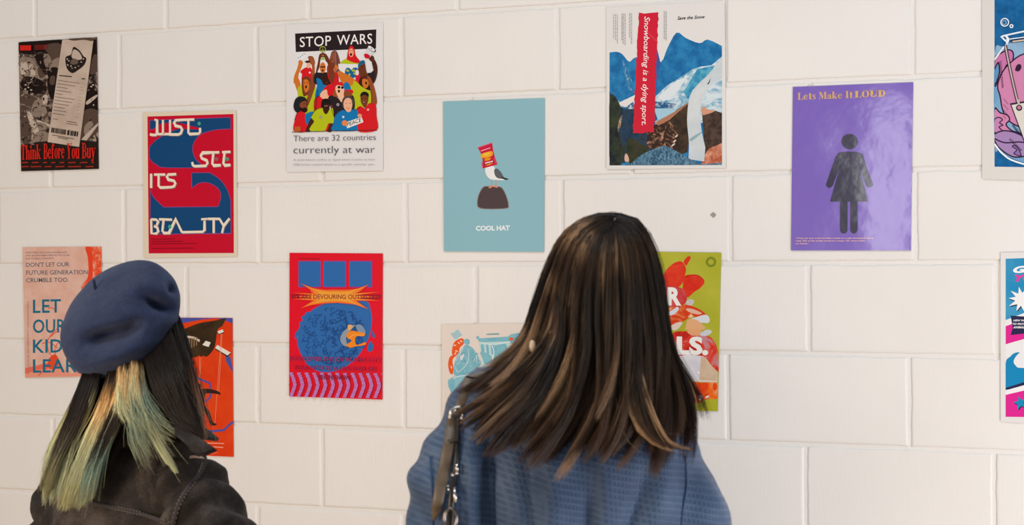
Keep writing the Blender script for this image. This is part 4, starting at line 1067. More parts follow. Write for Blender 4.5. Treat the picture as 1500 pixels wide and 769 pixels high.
def human(name, label, M, z0, head, joints, skin):
    """head = (x, y, z, tilt); joints are in the figure's own frame, facing +y"""
    b = Blobs(); hx, hy, hz = head; J = joints
    b.ell((hx, hy - .008, hz + .018), (.073, .092, .098)); b.ell((hx, hy + .022, hz - .055), (.056, .066, .062))
    b.ell((hx, hy + .070, hz - .092), (.026, .022, .022))                    # chin
    b.ell((hx, hy + .097, hz - .020), (.012, .017, .026)); b.ell((hx, hy + .104, hz - .036), (.015, .014, .011))   # nose
    b.ell((hx, hy + .080, hz - .064), (.024, .016, .010))                    # lips
    for sx in (-1, 1):
        b.ell((hx + sx * .030, hy + .078, hz + .022), (.022, .014, .009))    # brow
        b.ell((hx + sx * .040, hy + .062, hz - .030), (.024, .022, .024))    # cheek
        b.ell((hx + sx * .075, hy - .004, hz - .012), (.010, .017, .030))    # ear
        b.ell((hx + sx * .030, hy + .074, hz + .002), (.015, .012, .010))    # lids
    b.limb([(hx, hy - .012, hz - .06), J['neck']], [.052, .056])
    b.torso([(x, y, z, rx, ry) for x, y, z, rx, ry in J['torso']])
    for side in ('L', 'R'):
        sx = -1 if side == 'L' else 1
        sh, el, wr = (Vector(J[k + side]) for k in ('sh', 'el', 'wr'))
        b.limb([Vector(J['neck']) + V3(sx * .03, 0, -.05), sh], [.038, .045])
        b.limb([sh, sh.lerp(el, .5), el, el.lerp(wr, .4), wr], [.047, .043, .036, .034, .024])
        d = (wr - el).normalized(); side_v = d.cross(V3(0, 0, 1)).normalized(); up = side_v.cross(d)
        palm = wr + d * .045
        rot = Matrix((side_v, d, up)).transposed()
        b.ell(palm, (.038, .05, .016), rot)
        for k, (off, ln) in enumerate(((-.028, .066), (-.0095, .076), (.0095, .072), (.028, .056))):
            p0 = palm + side_v * off + d * .036; curl = -up
            p1 = p0 + (d * .9 + curl * .3).normalized() * ln * .42; p2 = p1 + (d * .6 + curl * .8).normalized() * ln * .33; p3 = p2 + (d * .25 + curl).normalized() * ln * .25
            b.limb([p0, p1, p2, p3], [.0095, .009, .0085, .0075], seg=8)
        t0 = wr + d * .02 - side_v * sx * .028; t1 = t0 + (d * .6 - side_v * sx * .8 + curl * .3).normalized() * .035
        b.limb([t0, t1, t1 + (d * .9 + curl * .4).normalized() * .03], [.012, .0105, .009], seg=8)
        hp, kn, an = (Vector(J[k + side]) for k in ('hip', 'knee', 'ank'))
        b.limb([hp, hp.lerp(kn, .5), kn, kn.lerp(an, .35), an], [.078, .066, .052, .05, .035])
        b.limb([an, an + V3(0, .06, -.045), an + V3(0, .15, -.055)], [.034, .032, .022])
    o = b.build(name, skin, None, 0.0052, 2, M=M)
    prop(o, label, 'person')
    for sx in (-1, 1):                                                        # eyes
        e = Blobs(); e.ell((hx + sx * .031, hy + .079, hz + .003), (.0115, .0115, .0115))
        me = mesh_obj('eye', [M @ v for v in e.v], e.f, plain('eye_white', '#e8e4e0', 0.2), o, smooth=True)
        i = Blobs(); i.ell((hx + sx * .031, hy + .0885, hz + .003), (.0055, .003, .0055))
        mesh_obj('iris', [M @ v for v in i.v], i.f, plain('dark_iris', '#2a1a12', 0.2), me, smooth=True)
    li = Blobs(); li.ell((hx, hy + .0935, hz - .060), (.021, .006, .0045)); li.ell((hx, hy + .0925, hz - .069), (.019, .006, .005))
    mesh_obj('lips', [M @ v for v in li.v], li.f, plain('lip_pink', '#a85a58', 0.4), o, smooth=True)
    return o

def shoes_and_trousers(person, J, M, mt, ms, seat_z):
    b = Blobs()
    hl, hr = Vector(J['hipL']), Vector(J['hipR']); c = (hl + hr) / 2
    b.torso([(c.x, c.y, seat_z - .02, .13, .105), (c.x, c.y, seat_z + .06, .155, .12), (c.x, c.y, seat_z + .16, .15, .115), (c.x, c.y, seat_z + .24, .135, .105)])
    for sd in 'LR':
        hp, kn, an = (Vector(J[k + sd]) for k in ('hip', 'knee', 'ank'))
        b.limb([hp + V3(0, 0, .03), kn, an + V3(0, 0, .03)], [.098, .075, .07], seg=20)
    b.build('trousers', mt, person, 0.009, 5, M=M, disp=lambda co, no: np.array([0.006 * noise.noise(Vector((p[0] * 14, p[1] * 14, p[2] * 9))) for p in co]))
    for sd in 'LR':
        an = Vector(J['ank' + sd]); b = Blobs()
        b.limb([an + V3(0, -.02, -.02), an + V3(0, .03, -.045), an + V3(0, .12, -.05), an + V3(0, .17, -.052)], [.048, .044, .042, .034])
        s = b.build('shoe', ms, person, 0.006, 3, M=M)
        so = [(an.x + .05 * math.cos(a) * (1 if math.sin(a) > 0 else .85), an.y + .06 + .145 * math.sin(a)) for a in [k * math.pi / 12 for k in range(24)]]
        v = [M @ V3(x, y, z) for z in (0.0, .022) for x, y in so]
        f = [tuple(range(24))[::-1], tuple(range(24, 48))] + [(k, (k + 1) % 24, 24 + (k + 1) % 24, 24 + k) for k in range(24)]
        mesh_obj('sole', v, f, plain('pale_rubber', '#d8d4cc', 0.7), s)

# ------------------------------------------------------------------ hair
def resample(pts, K):
    P = np.array(catmull(pts, False, 8)); d = np.r_[0, np.cumsum(np.linalg.norm(np.diff(P, axis=0), axis=1))]
    t = np.linspace(0, d[-1], K)
    return np.stack([np.interp(t, d, P[:, k]) for k in range(P.shape[1])], 1)

class Hair:
    def __init__(s, seed): s.r = np.random.RandomState(seed); s.V = []; s.F = []; s.Cc = []; s.base = 0
    def lock(s, guides, n, color, center, K=12, clumps=60, thick=0.02, clumpy=0.75, jitter=0.003, radius=0.00045, length=(0.9, 1.04), wave=0.004, fly=0.02, push=None, layers=1.5, tipj=0.0, spow=1.0, cexp=1.6):
        r = s.r
        G = np.array([resample([tuple(at(*p)) for p in g], K) for g in guides])       # g, K, 3
        g = len(G); cl = (np.arange(clumps) + 0.5) / clumps
        cl_len = r.uniform(length[0], length[1], clumps); cl_off = r.normal(0, 1, (clumps, 3)); cl_ph = r.uniform(0, 6.28, (clumps, 2)); cl_rand = r.rand(clumps)
        su = r.rand(n) ** spow; ci = np.clip(((su + r.normal(0, 0.35 / clumps, n)) * clumps).astype(int), 0, clumps - 1)
        t = np.linspace(0, 1, K)
        sc = cl[ci][:, None] * np.ones(K); cw = clumpy * t ** cexp
        S = np.clip(su[:, None] * (1 - cw) + sc * cw, 0, 0.9999) * (g - 1)
        i0 = np.minimum(S.astype(int), g - 2); fr = (S - i0)[..., None]
        im = np.maximum(i0 - 1, 0); i2 = np.minimum(i0 + 2, g - 1); kk = np.arange(K)[None, :]
        a, b, c, d = G[im, kk], G[i0, kk], G[i0 + 1, kk], G[i2, kk]
        P = 0.5 * (2 * b + (c - a) * fr + (2 * a - 5 * b + 4 * c - d) * fr ** 2 + (3 * b - a - 3 * c + d) * fr ** 3)
        L = cl_len[ci] * r.uniform(0.93, 1.03, n)
        idx = t[None, :] * L[:, None] * (K - 1)                                        # shorten or extend each strand along its path
        j0 = np.clip(idx.astype(int), 0, K - 2); f2 = (idx - j0)[..., None]; rr_ = np.arange(n)[:, None]
        P = P[rr_, j0] * (1 - f2) + P[rr_, j0 + 1] * f2
        lay = r.rand(n) ** layers
        cen = np.array(center)[None, None, :]
        inn = cen - P; inn[..., 2] = 0; inn /= np.maximum(np.linalg.norm(inn, axis=2, keepdims=True), 1e-6)
        P = P + inn * (lay[:, None] * thick * np.clip(t * 5, 0.25, 1)[None, :])[..., None]
        amp = (t ** 1.3)[None, :, None]
        P = P + cl_off[ci][:, None, :] * tipj * amp
        ph = cl_ph[ci]
        P[..., 0] += wave * np.sin(ph[:, :1] + t[None, :] * 7) * amp[..., 0]
        P[..., 1] += 0.5 * wave * np.sin(ph[:, 1:] + t[None, :] * 6) * amp[..., 0]
        j = r.normal(0, jitter, (n, 1, 3)) * (0.35 + 0.65 * amp) * (1 - 0.45 * amp)
        P = P + j
        fl = (r.rand(n) < fly)
        P[fl] += (r.normal(0, 0.010, (fl.sum(), 1, 3)) * (t ** 1.2)[None, :, None])
        if push is not None: P = push(P, lay)
        rgb = color(su, cl_rand[ci], r.rand(n), t, ci)
        # three-sided tubes
        T = np.gradient(P, axis=1); T /= np.maximum(np.linalg.norm(T, axis=2, keepdims=True), 1e-9)
        side = np.cross(T, np.array([0, 1, 0.2])); side /= np.maximum(np.linalg.norm(side, axis=2, keepdims=True), 1e-9)
        bi = np.cross(side, T)
        rad = radius * r.uniform(0.8, 1.25, n)[:, None, None] * (1 - 0.75 * t ** 3)[None, :, None]
        pts = np.stack([P + rad * (side * math.cos(q) + bi * math.sin(q)) for q in (math.pi / 2 + 2 * math.pi * k / 3 for k in range(3))], 2)
        s.V.append(pts.reshape(-1, 3)); s.Cc.append(np.repeat(rgb.reshape(n, K, 1, 3), 3, axis=2).reshape(-1, 3))
        st = np.arange(n)[:, None, None] * K * 3; kk = np.arange(K - 1)[None, :, None] * 3; m = np.arange(3)[None, None, :]; m2 = (m + 1) % 3
        F_ = np.stack([st + kk + m, st + kk + m2, st + kk + 3 + m2, st + kk + 3 + m], -1).reshape(-1, 4)
        s.F.append(F_ + s.base); s.base += n * K * 3
    def build(s, name, mat, parent):
        V = np.concatenate(s.V); F_ = np.concatenate(s.F); Cc = np.concatenate(s.Cc)
        me = bpy.data.meshes.new(name); me.vertices.add(len(V)); me.vertices.foreach_set('co', V.astype(np.float32).reshape(-1))
        me.loops.add(F_.size); me.loops.foreach_set('vertex_index', F_.astype(np.int32).reshape(-1))
        me.polygons.add(len(F_)); me.polygons.foreach_set('loop_start', np.arange(0, F_.size, 4, dtype=np.int32))
        me.polygons.foreach_set('use_smooth', np.ones(len(F_), bool))
        me.update(calc_edges=True)
        at_ = me.color_attributes.new('strand_colour', 'FLOAT_COLOR', 'POINT')
        at_.data.foreach_set('color', np.c_[Cc, np.ones(len(Cc))].astype(np.float32).reshape(-1))
        me.materials.append(mat)
        o = bpy.data.objects.new(name, me); link(o, parent); o['kind'] = 'stuff'
        return o

def hair_mat(name, rough=0.36):
    m = N(name, rough, 0.34); a = m.n('ShaderNodeAttribute', attribute_name='strand_colour'); m.l(a.outputs['Color'], m.b.inputs['Base Color'])
    return m.m

def height_map(bvhs, x0, x1, z0, z1, step=0.006, ystart=1.2):
    nx, nz = int((x1 - x0) / step) + 1, int((z1 - z0) / step) + 1; H = np.full((nx, nz), 99.0)
    for i in range(nx):
        for j in range(nz):
            for b in bvhs:
                h = b.ray_cast(V3(x0 + i * step, ystart, z0 + j * step), V3(0, 1, 0))
                if h[0] is not None: H[i, j] = min(H[i, j], h[0].y)
    def look(X, Z):
        a = np.clip((X - x0) / step, 0, nx - 1.001); b = np.clip((Z - z0) / step, 0, nz - 1.001)
        i, j = a.astype(int), b.astype(int); u, v = a - i, b - j
        return (H[i, j] * (1 - u) * (1 - v) + H[i + 1, j] * u * (1 - v) + H[i, j + 1] * (1 - u) * v + H[i + 1, j + 1] * u * v)
    return look

def pusher(look, head_c, head_r, gap=0.004, reach=0.10, thick=0.012):
    hc, hr = np.array(head_c), np.array(head_r)
    def push(P, lay):
        q = (P - hc) / hr; d = np.linalg.norm(q, axis=2, keepdims=True)
        P = np.where(d < 1, hc + q / np.maximum(d, 1e-6) * hr, P)
        Y = look(P[..., 0], P[..., 2]); lim = Y - gap - (1 - lay[:, None]) * thick
        hit = (P[..., 1] > lim) & (P[..., 1] < Y + reach) & (Y < 50)
        P[..., 1] = np.where(hit, lim, P[..., 1])
        return P
    return push

# ------------------------------------------------------------------ ribbons and seams that lie on a garment
def hit_px(bvhs, x, y):
    d = ray(x, y).normalized(); best = None
    for b in bvhs:
        h = b.ray_cast(EYE, d)
        if h[0] is not None and (best is None or h[3] < best[3]): best = h
    return best
def lay_ribbon(name, bvhs, path, mat, parent, lift=0.002, thick=0.002, n=6, fall=None, round_=False, label=None):
    """path of (px, py, half width in px); the ribbon follows the cloth under it"""
    pts = catmull(path, False, n); A = []
    lastY = None
    for i, (x, y, hw) in enumerate(pts):
        a = pts[max(i - 1, 0)]; b = pts[min(i + 1, len(pts) - 1)]
        dx, dy = b[0] - a[0], b[1] - a[1]; l = math.hypot(dx, dy) or 1
        h = hit_px(bvhs, x, y); Y = h[0].y if (h and (lastY is None or abs(h[0].y - lastY) < .12)) else (lastY if lastY else fall)
        lastY = Y
        A.append((x, y, hw, -dy / l, dx / l, Y))
    if fall is None and any(a[5] is not None for a in A):
        while A[0][5] is None: A.pop(0)
    ok_ = [a[5] for a in A if a[5] is not None]
    if not ok_: ok_ = [fall or 2.6]
    A = [(*a[:5], a[5] if a[5] is not None else ok_[0]) for a in A]
    Ys = [a[5] for a in A]; Ys = [min(Ys[max(0, i - 1):i + 2]) for i in range(len(Ys))]
    Ys = [sum(Ys[max(0, i - 2):i + 3]) / len(Ys[max(0, i - 2):i + 3]) for i in range(len(Ys))]
    V = []; Fs = []
    for (x, y, hw, ux, uy, _), Y in zip(A, Ys):
        Yb = Y - lift
        for k, (sx, dz) in enumerate(((-1, 0.25), (-.8, 1), (.8, 1), (1, .25), (1, 0), (-1, 0))):
            V.append(at(x + ux * hw * sx, y + uy * hw * sx, Yb - thick * dz))
    m = len(A)
    for i in range(m - 1):
        for k in range(6): Fs.append((i * 6 + k, i * 6 + (k + 1) % 6, (i + 1) * 6 + (k + 1) % 6, (i + 1) * 6 + k))
    Fs.append(tuple(range(6))[::-1]); Fs.append(tuple((m - 1) * 6 + k for k in range(6)))
    o = mesh_obj(name, V, Fs, mat, parent, smooth=True)
    bm = bmesh.new(); bm.from_mesh(o.data); bmesh.ops.recalc_face_normals(bm, faces=bm.faces); bm.to_mesh(o.data); bm.free()
    if label: o['label'] = label
    return o
def lay_stitches(bvhs, path, mat, parent, step=4.0, ln=2.4, hw=0.45, lift=0.0012):
    pts = catmull(path, False, 10); V = []; Fs = []; acc = 0
    for a, b in zip(pts[:-1], pts[1:]):
        l = math.hypot(b[0] - a[0], b[1] - a[1]); acc += l
        if acc < step: continue
        acc = 0; ux, uy = (b[0] - a[0]) / l, (b[1] - a[1]) / l
        h = hit_px(bvhs, *a)
        if not h: continue
        Y = h[0].y - lift; k = len(V)
        for s1, s2, z in ((-1, -1, 0), (1, -1, 0), (1, 1, 0), (-1, 1, 0), (0, 0, -0.0009)):
            V.append(at(a[0] + ux * ln / 2 * s1 - uy * hw * s2, a[1] + uy * ln / 2 * s1 + ux * hw * s2, Y + z))
        Fs += [(k, k + 1, k + 4), (k + 1, k + 2, k + 4), (k + 2, k + 3, k + 4), (k + 3, k, k + 4)]
    if V:
        o = mesh_obj('stitching', V, Fs, mat, parent); o['kind'] = 'stuff'; return o

def nz3(co, sc, off=0.0):
    return np.array([noise.noise(Vector((p[0] * sc[0] + off, p[1] * sc[1] + off, p[2] * sc[2] + off))) for p in co])

# ================================================================== the woman in the blue jacket
M1 = Matrix.Translation((0.11, 2.74, 0))
J1 = dict(neck=(.025, -.012, 1.405), torso=[(.0, .0, .86, .15, .105), (.0, .0, .95, .145, .10), (.0, 0, 1.05, .125, .09), (0, 0, 1.18, .145, .10), (0, 0, 1.28, .15, .10), (.01, 0, 1.36, .10, .075), (.02, 0, 1.40, .055, .05)],
          shL=(-.135, 0, 1.315), elL=(-.20, -.01, 1.06), wrL=(-.10, .19, 1.05), shR=(.125, 0, 1.265), elR=(.155, -.02, 1.02), wrR=(.10, .19, 1.03),
          hipL=(-.085, 0, .84), hipR=(.085, 0, .84), kneeL=(-.09, .01, .46), kneeR=(.10, .0, .46), ankL=(-.09, -.02, .085), ankR=(.11, -.02, .085))
H1 = (.043, -.01, 1.515)
w1 = human('person', 'woman with long brown hair and a blue textured jacket, seen from behind', M1, 0, H1, J1, skin_mat('warm_skin', '#c99a7c'))

m = N('blue_waffle_cloth', 0.62, 0.35)
v = m.coord(); sx = m.n('ShaderNodeSeparateXYZ'); m.l(v, sx.inputs[0])
wz = m.math('SINE', m.math('ADD', m.math('MULTIPLY', m.math('ADD', sx.outputs['Z'], m.math('MULTIPLY', sx.outputs['X'], 0.22)), 2 * math.pi / 0.0098), m.math('MULTIPLY', m.noise(7, 2), 3.0)))
wx = m.math('SINE', m.math('ADD', m.math('MULTIPLY', m.math('ADD', sx.outputs['X'], m.math('MULTIPLY', sx.outputs['Y'], 0.8)), 2 * math.pi / 0.0082), m.math('MULTIPLY', m.noise(5, 2), 5.0)))
cell = m.math('MAXIMUM', m.math('MULTIPLY', wz, 1.0), m.math('MULTIPLY', wx, 0.55))
nb = m.bump(cell, 0.38, 0.0014); m.bump(m.noise(420, 3, 0.6), 0.35, 0.0008, nb)
c1 = m.ramp(m.math('ADD', m.math('MULTIPLY', cell, 0.13), m.math('MULTIPLY', m.noise(9, 4, 0.6), 0.9)), [(0.2, lin('#223856')), (0.5, lin('#3c5374')), (0.85, lin('#647a94'))])
m.col(c1); m.b.inputs['Sheen Weight'].default_value = 0.15; BLUE = m.m

b = Blobs()
b.torso([(-.005, .02, .80, .205, .155), (-.005, .015, .95, .205, .155), (-.005, .01, 1.10, .205, .15), (-.005, .0, 1.20, .20, .145), (-.002, -.005, 1.28, .19, .13), (.005, -.008, 1.34, .155, .11), (.012, -.01, 1.385, .11, .088), (.02, -.012, 1.42, .075, .072)])
b.limb([(-.03, 0, 1.365), (-.133, 0, 1.328), (-.188, -.01, 1.22), (-.210, -.02, 1.04)], [.075, .084, .088, .080])
b.limb([(.03, 0, 1.34), (.100, 0, 1.268), (.150, -.01, 1.17), (.168, -.02, 1.0)], [.068, .080, .082, .08])
b.limb([(-.205, -.015, 1.05), (-.18, .08, 1.02), (-.115, .17, 1.045)], [.076, .062, .05]); b.limb([(.165, -.02, 1.02), (.16, .08, 1.0), (.11, .17, 1.025)], [.076, .062, .05])
def d1(co, no):
    x, z = co[:, 0], co[:, 2]
    f = 0.012 * nz3(co, (15, 4, 2.2), 3.3) + 0.006 * nz3(co, (26, 12, 9), 1.7)
    fold = lambda cx, w, z0, z1, sl: np.exp(-(((x - cx - sl * (z - 1.25)) / w) ** 2)) * np.clip((z1 - z) / 0.08, 0, 1) * np.clip((z - z0) / 0.05, 0, 1)
    back = (co[:, 1] < 0).astype(float)
    f += back * (-0.024 * fold(-.150, .010, .8, 1.34, .0) + 0.012 * fold(-.172, .012, .8, 1.34, .0) - 0.008 * fold(-.085, .012, .8, 1.36, -.12) - .012 * fold(.01, .014, .8, 1.28, .1) + 0.008 * fold(-.05, .02, .8, 1.33, -.05) - .011 * fold(.09, .012, .8, 1.27, .35) + 0.007 * fold(.12, .02, .8, 1.27, .3) )
    arm = np.abs(x) > 0.155
    f += np.where(arm, 0.0035 * np.sin((z * 1.0 + x * 0.8) * 75 + 3 * nz3(co, (8, 8, 8), 7)), 0) * np.clip((np.abs(x) - .155) / .05, 0, 1)
    return f
jk1 = b.build('jacket', BLUE, w1, 0.0065, 9, disp=d1, M=M1)
jb1 = bvh_of(jk1)
seam = plain('blue_seam', '#2c4870', 0.7)
lay_ribbon('sleeve_seam', [jb1], [(630, 668, 1.5), (632, 700, 1.5), (634, 735, 1.5), (634, 770, 1.5), (634, 800, 1.5)], seam, jk1, 0.0, 0.0012)
lay_ribbon('sleeve_seam', [jb1], [(1004, 668, 1.6), (1006, 710, 1.6), (1000, 750, 1.6), (996, 800, 1.6)], seam, jk1, 0.0, 0.0012)
# stand collar hidden under the hair, and the front zip
cl = []; cf = []
for i in range(37):
    a = R(-60 + 300 * i / 36 - 90) if False else R(120 + 300 * i / 36)
    for r_, zz in ((.082, 1.375), (.070, 1.43), (.064, 1.43), (.070, 1.385)):
        cl.append(M1 @ V3(.02 + r_ * math.cos(a) * 1.05, -.012 + r_ * math.sin(a) if False else -.012 - r_ * math.sin(a - R(90) + R(90)) * -1, zz))
for i in range(36):
    for k in range(4): cf.append((i * 4 + k, i * 4 + (k + 1) % 4, (i + 1) * 4 + (k + 1) % 4, (i + 1) * 4 + k))
mesh_obj('collar', cl, cf, BLUE, w1, smooth=True)
shoes_and_trousers(w1, J1, M1, plain('black_cotton', '#22232a', 0.8), plain('white_leather', '#d8d6d0', 0.4), .84)

look1 = height_map([jb1], -0.35, 0.50, 1.15, 1.50)
hc1 = np.array([.11 + H1[0], 2.74 + H1[1] - .008, H1[2] + .014])
push1 = pusher(look1, hc1, (.079, .099, .108), gap=0.003, thick=0.02)
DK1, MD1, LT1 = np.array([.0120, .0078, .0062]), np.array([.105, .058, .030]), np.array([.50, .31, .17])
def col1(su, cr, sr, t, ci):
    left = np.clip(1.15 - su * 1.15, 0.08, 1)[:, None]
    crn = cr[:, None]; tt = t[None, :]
    band = np.exp(-((tt - .20) / .10) ** 2) * 0.85 + np.exp(-((tt - .46) / .07) ** 2) * 0.5 * (crn > .45)  # lighter strands, with the crown's lit sheen painted into the strand colour
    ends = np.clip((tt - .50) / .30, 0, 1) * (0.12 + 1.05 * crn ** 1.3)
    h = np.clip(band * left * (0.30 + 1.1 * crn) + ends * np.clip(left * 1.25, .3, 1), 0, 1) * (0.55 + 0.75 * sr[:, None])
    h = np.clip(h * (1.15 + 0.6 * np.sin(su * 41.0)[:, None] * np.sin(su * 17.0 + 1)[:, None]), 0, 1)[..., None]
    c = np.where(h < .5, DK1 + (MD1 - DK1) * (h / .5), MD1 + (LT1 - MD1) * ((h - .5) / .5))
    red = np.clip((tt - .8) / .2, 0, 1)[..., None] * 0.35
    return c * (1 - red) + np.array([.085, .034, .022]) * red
hr = Hair(5)
top = [(905, 315, 2.73), (901, 315, 2.71), (898, 317, 2.69), (897, 321, 2.67), (896, 326, 2.655), (895, 332, 2.64), (897, 337, 2.635),
       (898, 336, 2.635), (901, 331, 2.645), (903, 326, 2.66), (905, 321, 2.675), (907, 317, 2.70), (908, 315, 2.73)]
G = [
 [top[0], (866, 318, 2.77), (830, 342, 2.79), (808, 385, 2.79), (794, 430, 2.78), (778, 480, 2.76), (755, 530, 2.73), (725, 565, 2.70)],
 [top[1], (862, 318, 2.73), (824, 342, 2.74), (804, 385, 2.75), (789, 430, 2.74), (772, 482, 2.71), (740, 532, 2.67), (686, 566, 2.64)],
 [top[2], (860, 320, 2.69), (826, 347, 2.69), (806, 392, 2.69), (791, 440, 2.68), (772, 495, 2.66), (733, 545, 2.63), (670, 584, 2.60)],
 [top[3], (860, 326, 2.65), (830, 360, 2.64), (814, 410, 2.64), (803, 465, 2.63), (785, 525, 2.62), (745, 578, 2.60), (690, 618, 2.585)],
 [top[4], (864, 338, 2.62), (842, 378, 2.61), (832, 430, 2.61), (828, 495, 2.61), (812, 560, 2.60), (778, 614, 2.58), (732, 660, 2.57)],
 [top[5], (875, 350, 2.61), (863, 394, 2.595), (857, 445, 2.595), (856, 515, 2.60), (843, 582, 2.59), (817, 633, 2.575), (783, 672, 2.565)],
 [top[6], (889, 356, 2.605), (885, 400, 2.59), (884, 455, 2.59), (884, 527, 2.595), (876, 588, 2.585), (856, 638, 2.575), (830, 678, 2.565)],
 [top[7], (906, 355, 2.605), (910, 400, 2.59), (912, 455, 2.59), (913, 527, 2.595), (909, 585, 2.585), (896, 628, 2.575), (880, 658, 2.57)],
 [top[8], (922, 348, 2.61), (933, 394, 2.60), (938, 450, 2.60), (940, 522, 2.60), (939, 585, 2.59), (927, 632, 2.58), (903, 668, 2.57)],
 [top[9], (934, 338, 2.63), (949, 382, 2.62), (955, 440, 2.62), (965, 515, 2.62), (967, 588, 2.605), (967, 640, 2.59), (955, 678, 2.575)],
 [top[10], (938, 330, 2.66), (956, 370, 2.66), (966, 425, 2.66), (969, 500, 2.66), (986, 570, 2.64), (994, 628, 2.61), (990, 664, 2.59)],
 [top[11], (938, 327, 2.70), (957, 364, 2.70), (970, 420, 2.71), (972, 490, 2.71), (994, 550, 2.69), (1013, 598, 2.67), (1014, 640, 2.65)],
 [top[12], (936, 326, 2.74), (955, 362, 2.77), (966, 415, 2.79), (969, 480, 2.79), (986, 540, 2.77), (1000, 588, 2.75), (1002, 620, 2.73)],
]
cen1 = (hc1[0], 2.745, 1.5)
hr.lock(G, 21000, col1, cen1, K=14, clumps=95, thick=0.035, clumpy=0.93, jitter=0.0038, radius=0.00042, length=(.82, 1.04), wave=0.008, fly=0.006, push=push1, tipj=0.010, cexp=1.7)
# locks that flick out at the ends
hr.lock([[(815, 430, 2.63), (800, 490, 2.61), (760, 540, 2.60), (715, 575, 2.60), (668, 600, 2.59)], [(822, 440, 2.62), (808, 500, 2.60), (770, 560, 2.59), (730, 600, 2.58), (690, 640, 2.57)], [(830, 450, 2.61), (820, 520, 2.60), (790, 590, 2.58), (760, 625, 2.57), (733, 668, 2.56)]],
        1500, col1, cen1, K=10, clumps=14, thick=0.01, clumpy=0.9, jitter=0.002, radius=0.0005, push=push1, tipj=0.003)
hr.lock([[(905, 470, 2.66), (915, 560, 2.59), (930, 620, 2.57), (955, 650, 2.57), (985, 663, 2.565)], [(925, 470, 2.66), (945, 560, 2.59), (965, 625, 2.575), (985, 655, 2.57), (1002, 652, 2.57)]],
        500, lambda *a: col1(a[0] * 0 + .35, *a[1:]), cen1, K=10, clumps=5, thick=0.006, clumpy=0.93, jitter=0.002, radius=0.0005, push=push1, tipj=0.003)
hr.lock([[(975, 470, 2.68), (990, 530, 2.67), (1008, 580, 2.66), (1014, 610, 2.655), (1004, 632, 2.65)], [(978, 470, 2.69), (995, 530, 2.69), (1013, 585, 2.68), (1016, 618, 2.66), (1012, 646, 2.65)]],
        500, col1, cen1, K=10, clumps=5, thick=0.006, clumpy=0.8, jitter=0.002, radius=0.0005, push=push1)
# the front: side curtains framing the face
for sgn in (-1, 1):
    xs_ = lambda q: (hc1[0] + sgn * q)
    def wp(q, Y, z): d = V3(xs_(q), Y, z) - EYE; return (750 + d.dot(RX) / Y * F, 384.5 - d.dot(UP) / Y * F, Y)
    hr.lock([[wp(.012, 2.74, 1.637), wp(.06, 2.76, 1.60), wp(.084, 2.77, 1.54), wp(.09, 2.77, 1.46), wp(.10, 2.77, 1.38), wp(.11, 2.78, 1.30)],
             [wp(.008, 2.78, 1.632), wp(.05, 2.805, 1.595), wp(.078, 2.81, 1.54), wp(.086, 2.81, 1.46), wp(.09, 2.82, 1.38), wp(.10, 2.84, 1.32)],
             [wp(.004, 2.81, 1.615), wp(.035, 2.825, 1.585), wp(.066, 2.825, 1.54), wp(.076, 2.83, 1.46), wp(.08, 2.84, 1.39), wp(.09, 2.86, 1.33)]],
            900, lambda *a: col1(a[0] * 0 + .7, *a[1:]), cen1, K=10, clumps=12, thick=0.008, jitter=0.003, radius=0.0006)
hm1 = hair_mat('brown_hair', 0.42)
hair1 = hr.build('hair', hm1, w1); hair1['label'] = 'long dark brown hair with lighter ends'

e = Blobs(); e.ell(at(779.5, 507, 2.612), (.0052, .004, .0092), n=10)
er = mesh_obj('earring', e.v, e.f, plain('cream_pearl', '#e0c8a8', 0.25), None, smooth=True)
prop(er, 'pale drop earring showing through the long brown hair', 'earring')

# --- her shoulder bag
leather = N('brown_grey_leather', 0.42); leather.col(leather.ramp(leather.noise(60, 3), [(.3, lin('#5a4d40')), (.7, lin('#6c5e4e'))])); leather.bump(leather.noise(350, 3), 0.3, .0006); LEA = leather.m
STEEL = plain('polished_steel', '#d8d4d0', 0.16, 0.5, 1.0); BLKL = plain('black_leather', '#191716', 0.4)
bag = bpy.data.objects.new('shoulder_bag', None); C.objects.link(bag); bag.location = (-0.13, 2.50, 0.60)
prop(bag, 'dark leather shoulder bag on the left shoulder of the blue jacket, with buckled strap', 'bag')
bpy.context.view_layer.update()
def to_bag(o):
    o.parent = bag; o.matrix_parent_inverse = bag.matrix_world.inverted(); return o
to_bag(lay_ribbon('strap', [jb1], [(690, 553, 9), (684, 570, 9), (677, 590, 8.5), (671, 606, 8)], LEA, None, .003, .003))
# over the shoulder and down the front
P_ = [at(690, 553, 2.66), V3(-.04, 2.70, 1.405), V3(-.05, 2.78, 1.405), V3(-.06, 2.86, 1.36), V3(-.07, 2.90, 1.25), V3(-.09, 2.915, 1.10), V3(-.13, 2.90, .95), V3(-.19, 2.80, .86), V3(-.23, 2.68, .84), V3(-.19, 2.585, .84)]
P_ = [Vector(p) for p in catmull([tuple(p) for p in P_], False, 5)]
v = []; f = []
for i, q in enumerate(P_):
    tg = (P_[min(i + 1, len(P_) - 1)] - P_[max(i - 1, 0)]).normalized(); s_ = V3(1, 0, 0) - tg * tg.x; s_.normalize(); nn = s_.cross(tg)
    v += [q + s_ * .009 + nn * .0015, q - s_ * .009 + nn * .0015, q - s_ * .009 - nn * .0015, q + s_ * .009 - nn * .0015]
    if i:
        for k in range(4): f.append(((i - 1) * 4 + k, (i - 1) * 4 + (k + 1) % 4, i * 4 + (k + 1) % 4, i * 4 + k))
to_bag(mesh_obj('front_strap', v, f, LEA, None, smooth=True))
to_bag(lay_ribbon('strap_tail', [jb1], [(664, 606, 7.5), (661, 625, 8), (658, 648, 8.5), (652, 680, 8.5), (646, 710, 8.5), (641, 738, 8), (637, 754, 5.5), (636, 763, 1)], LEA, None, .012, .003))
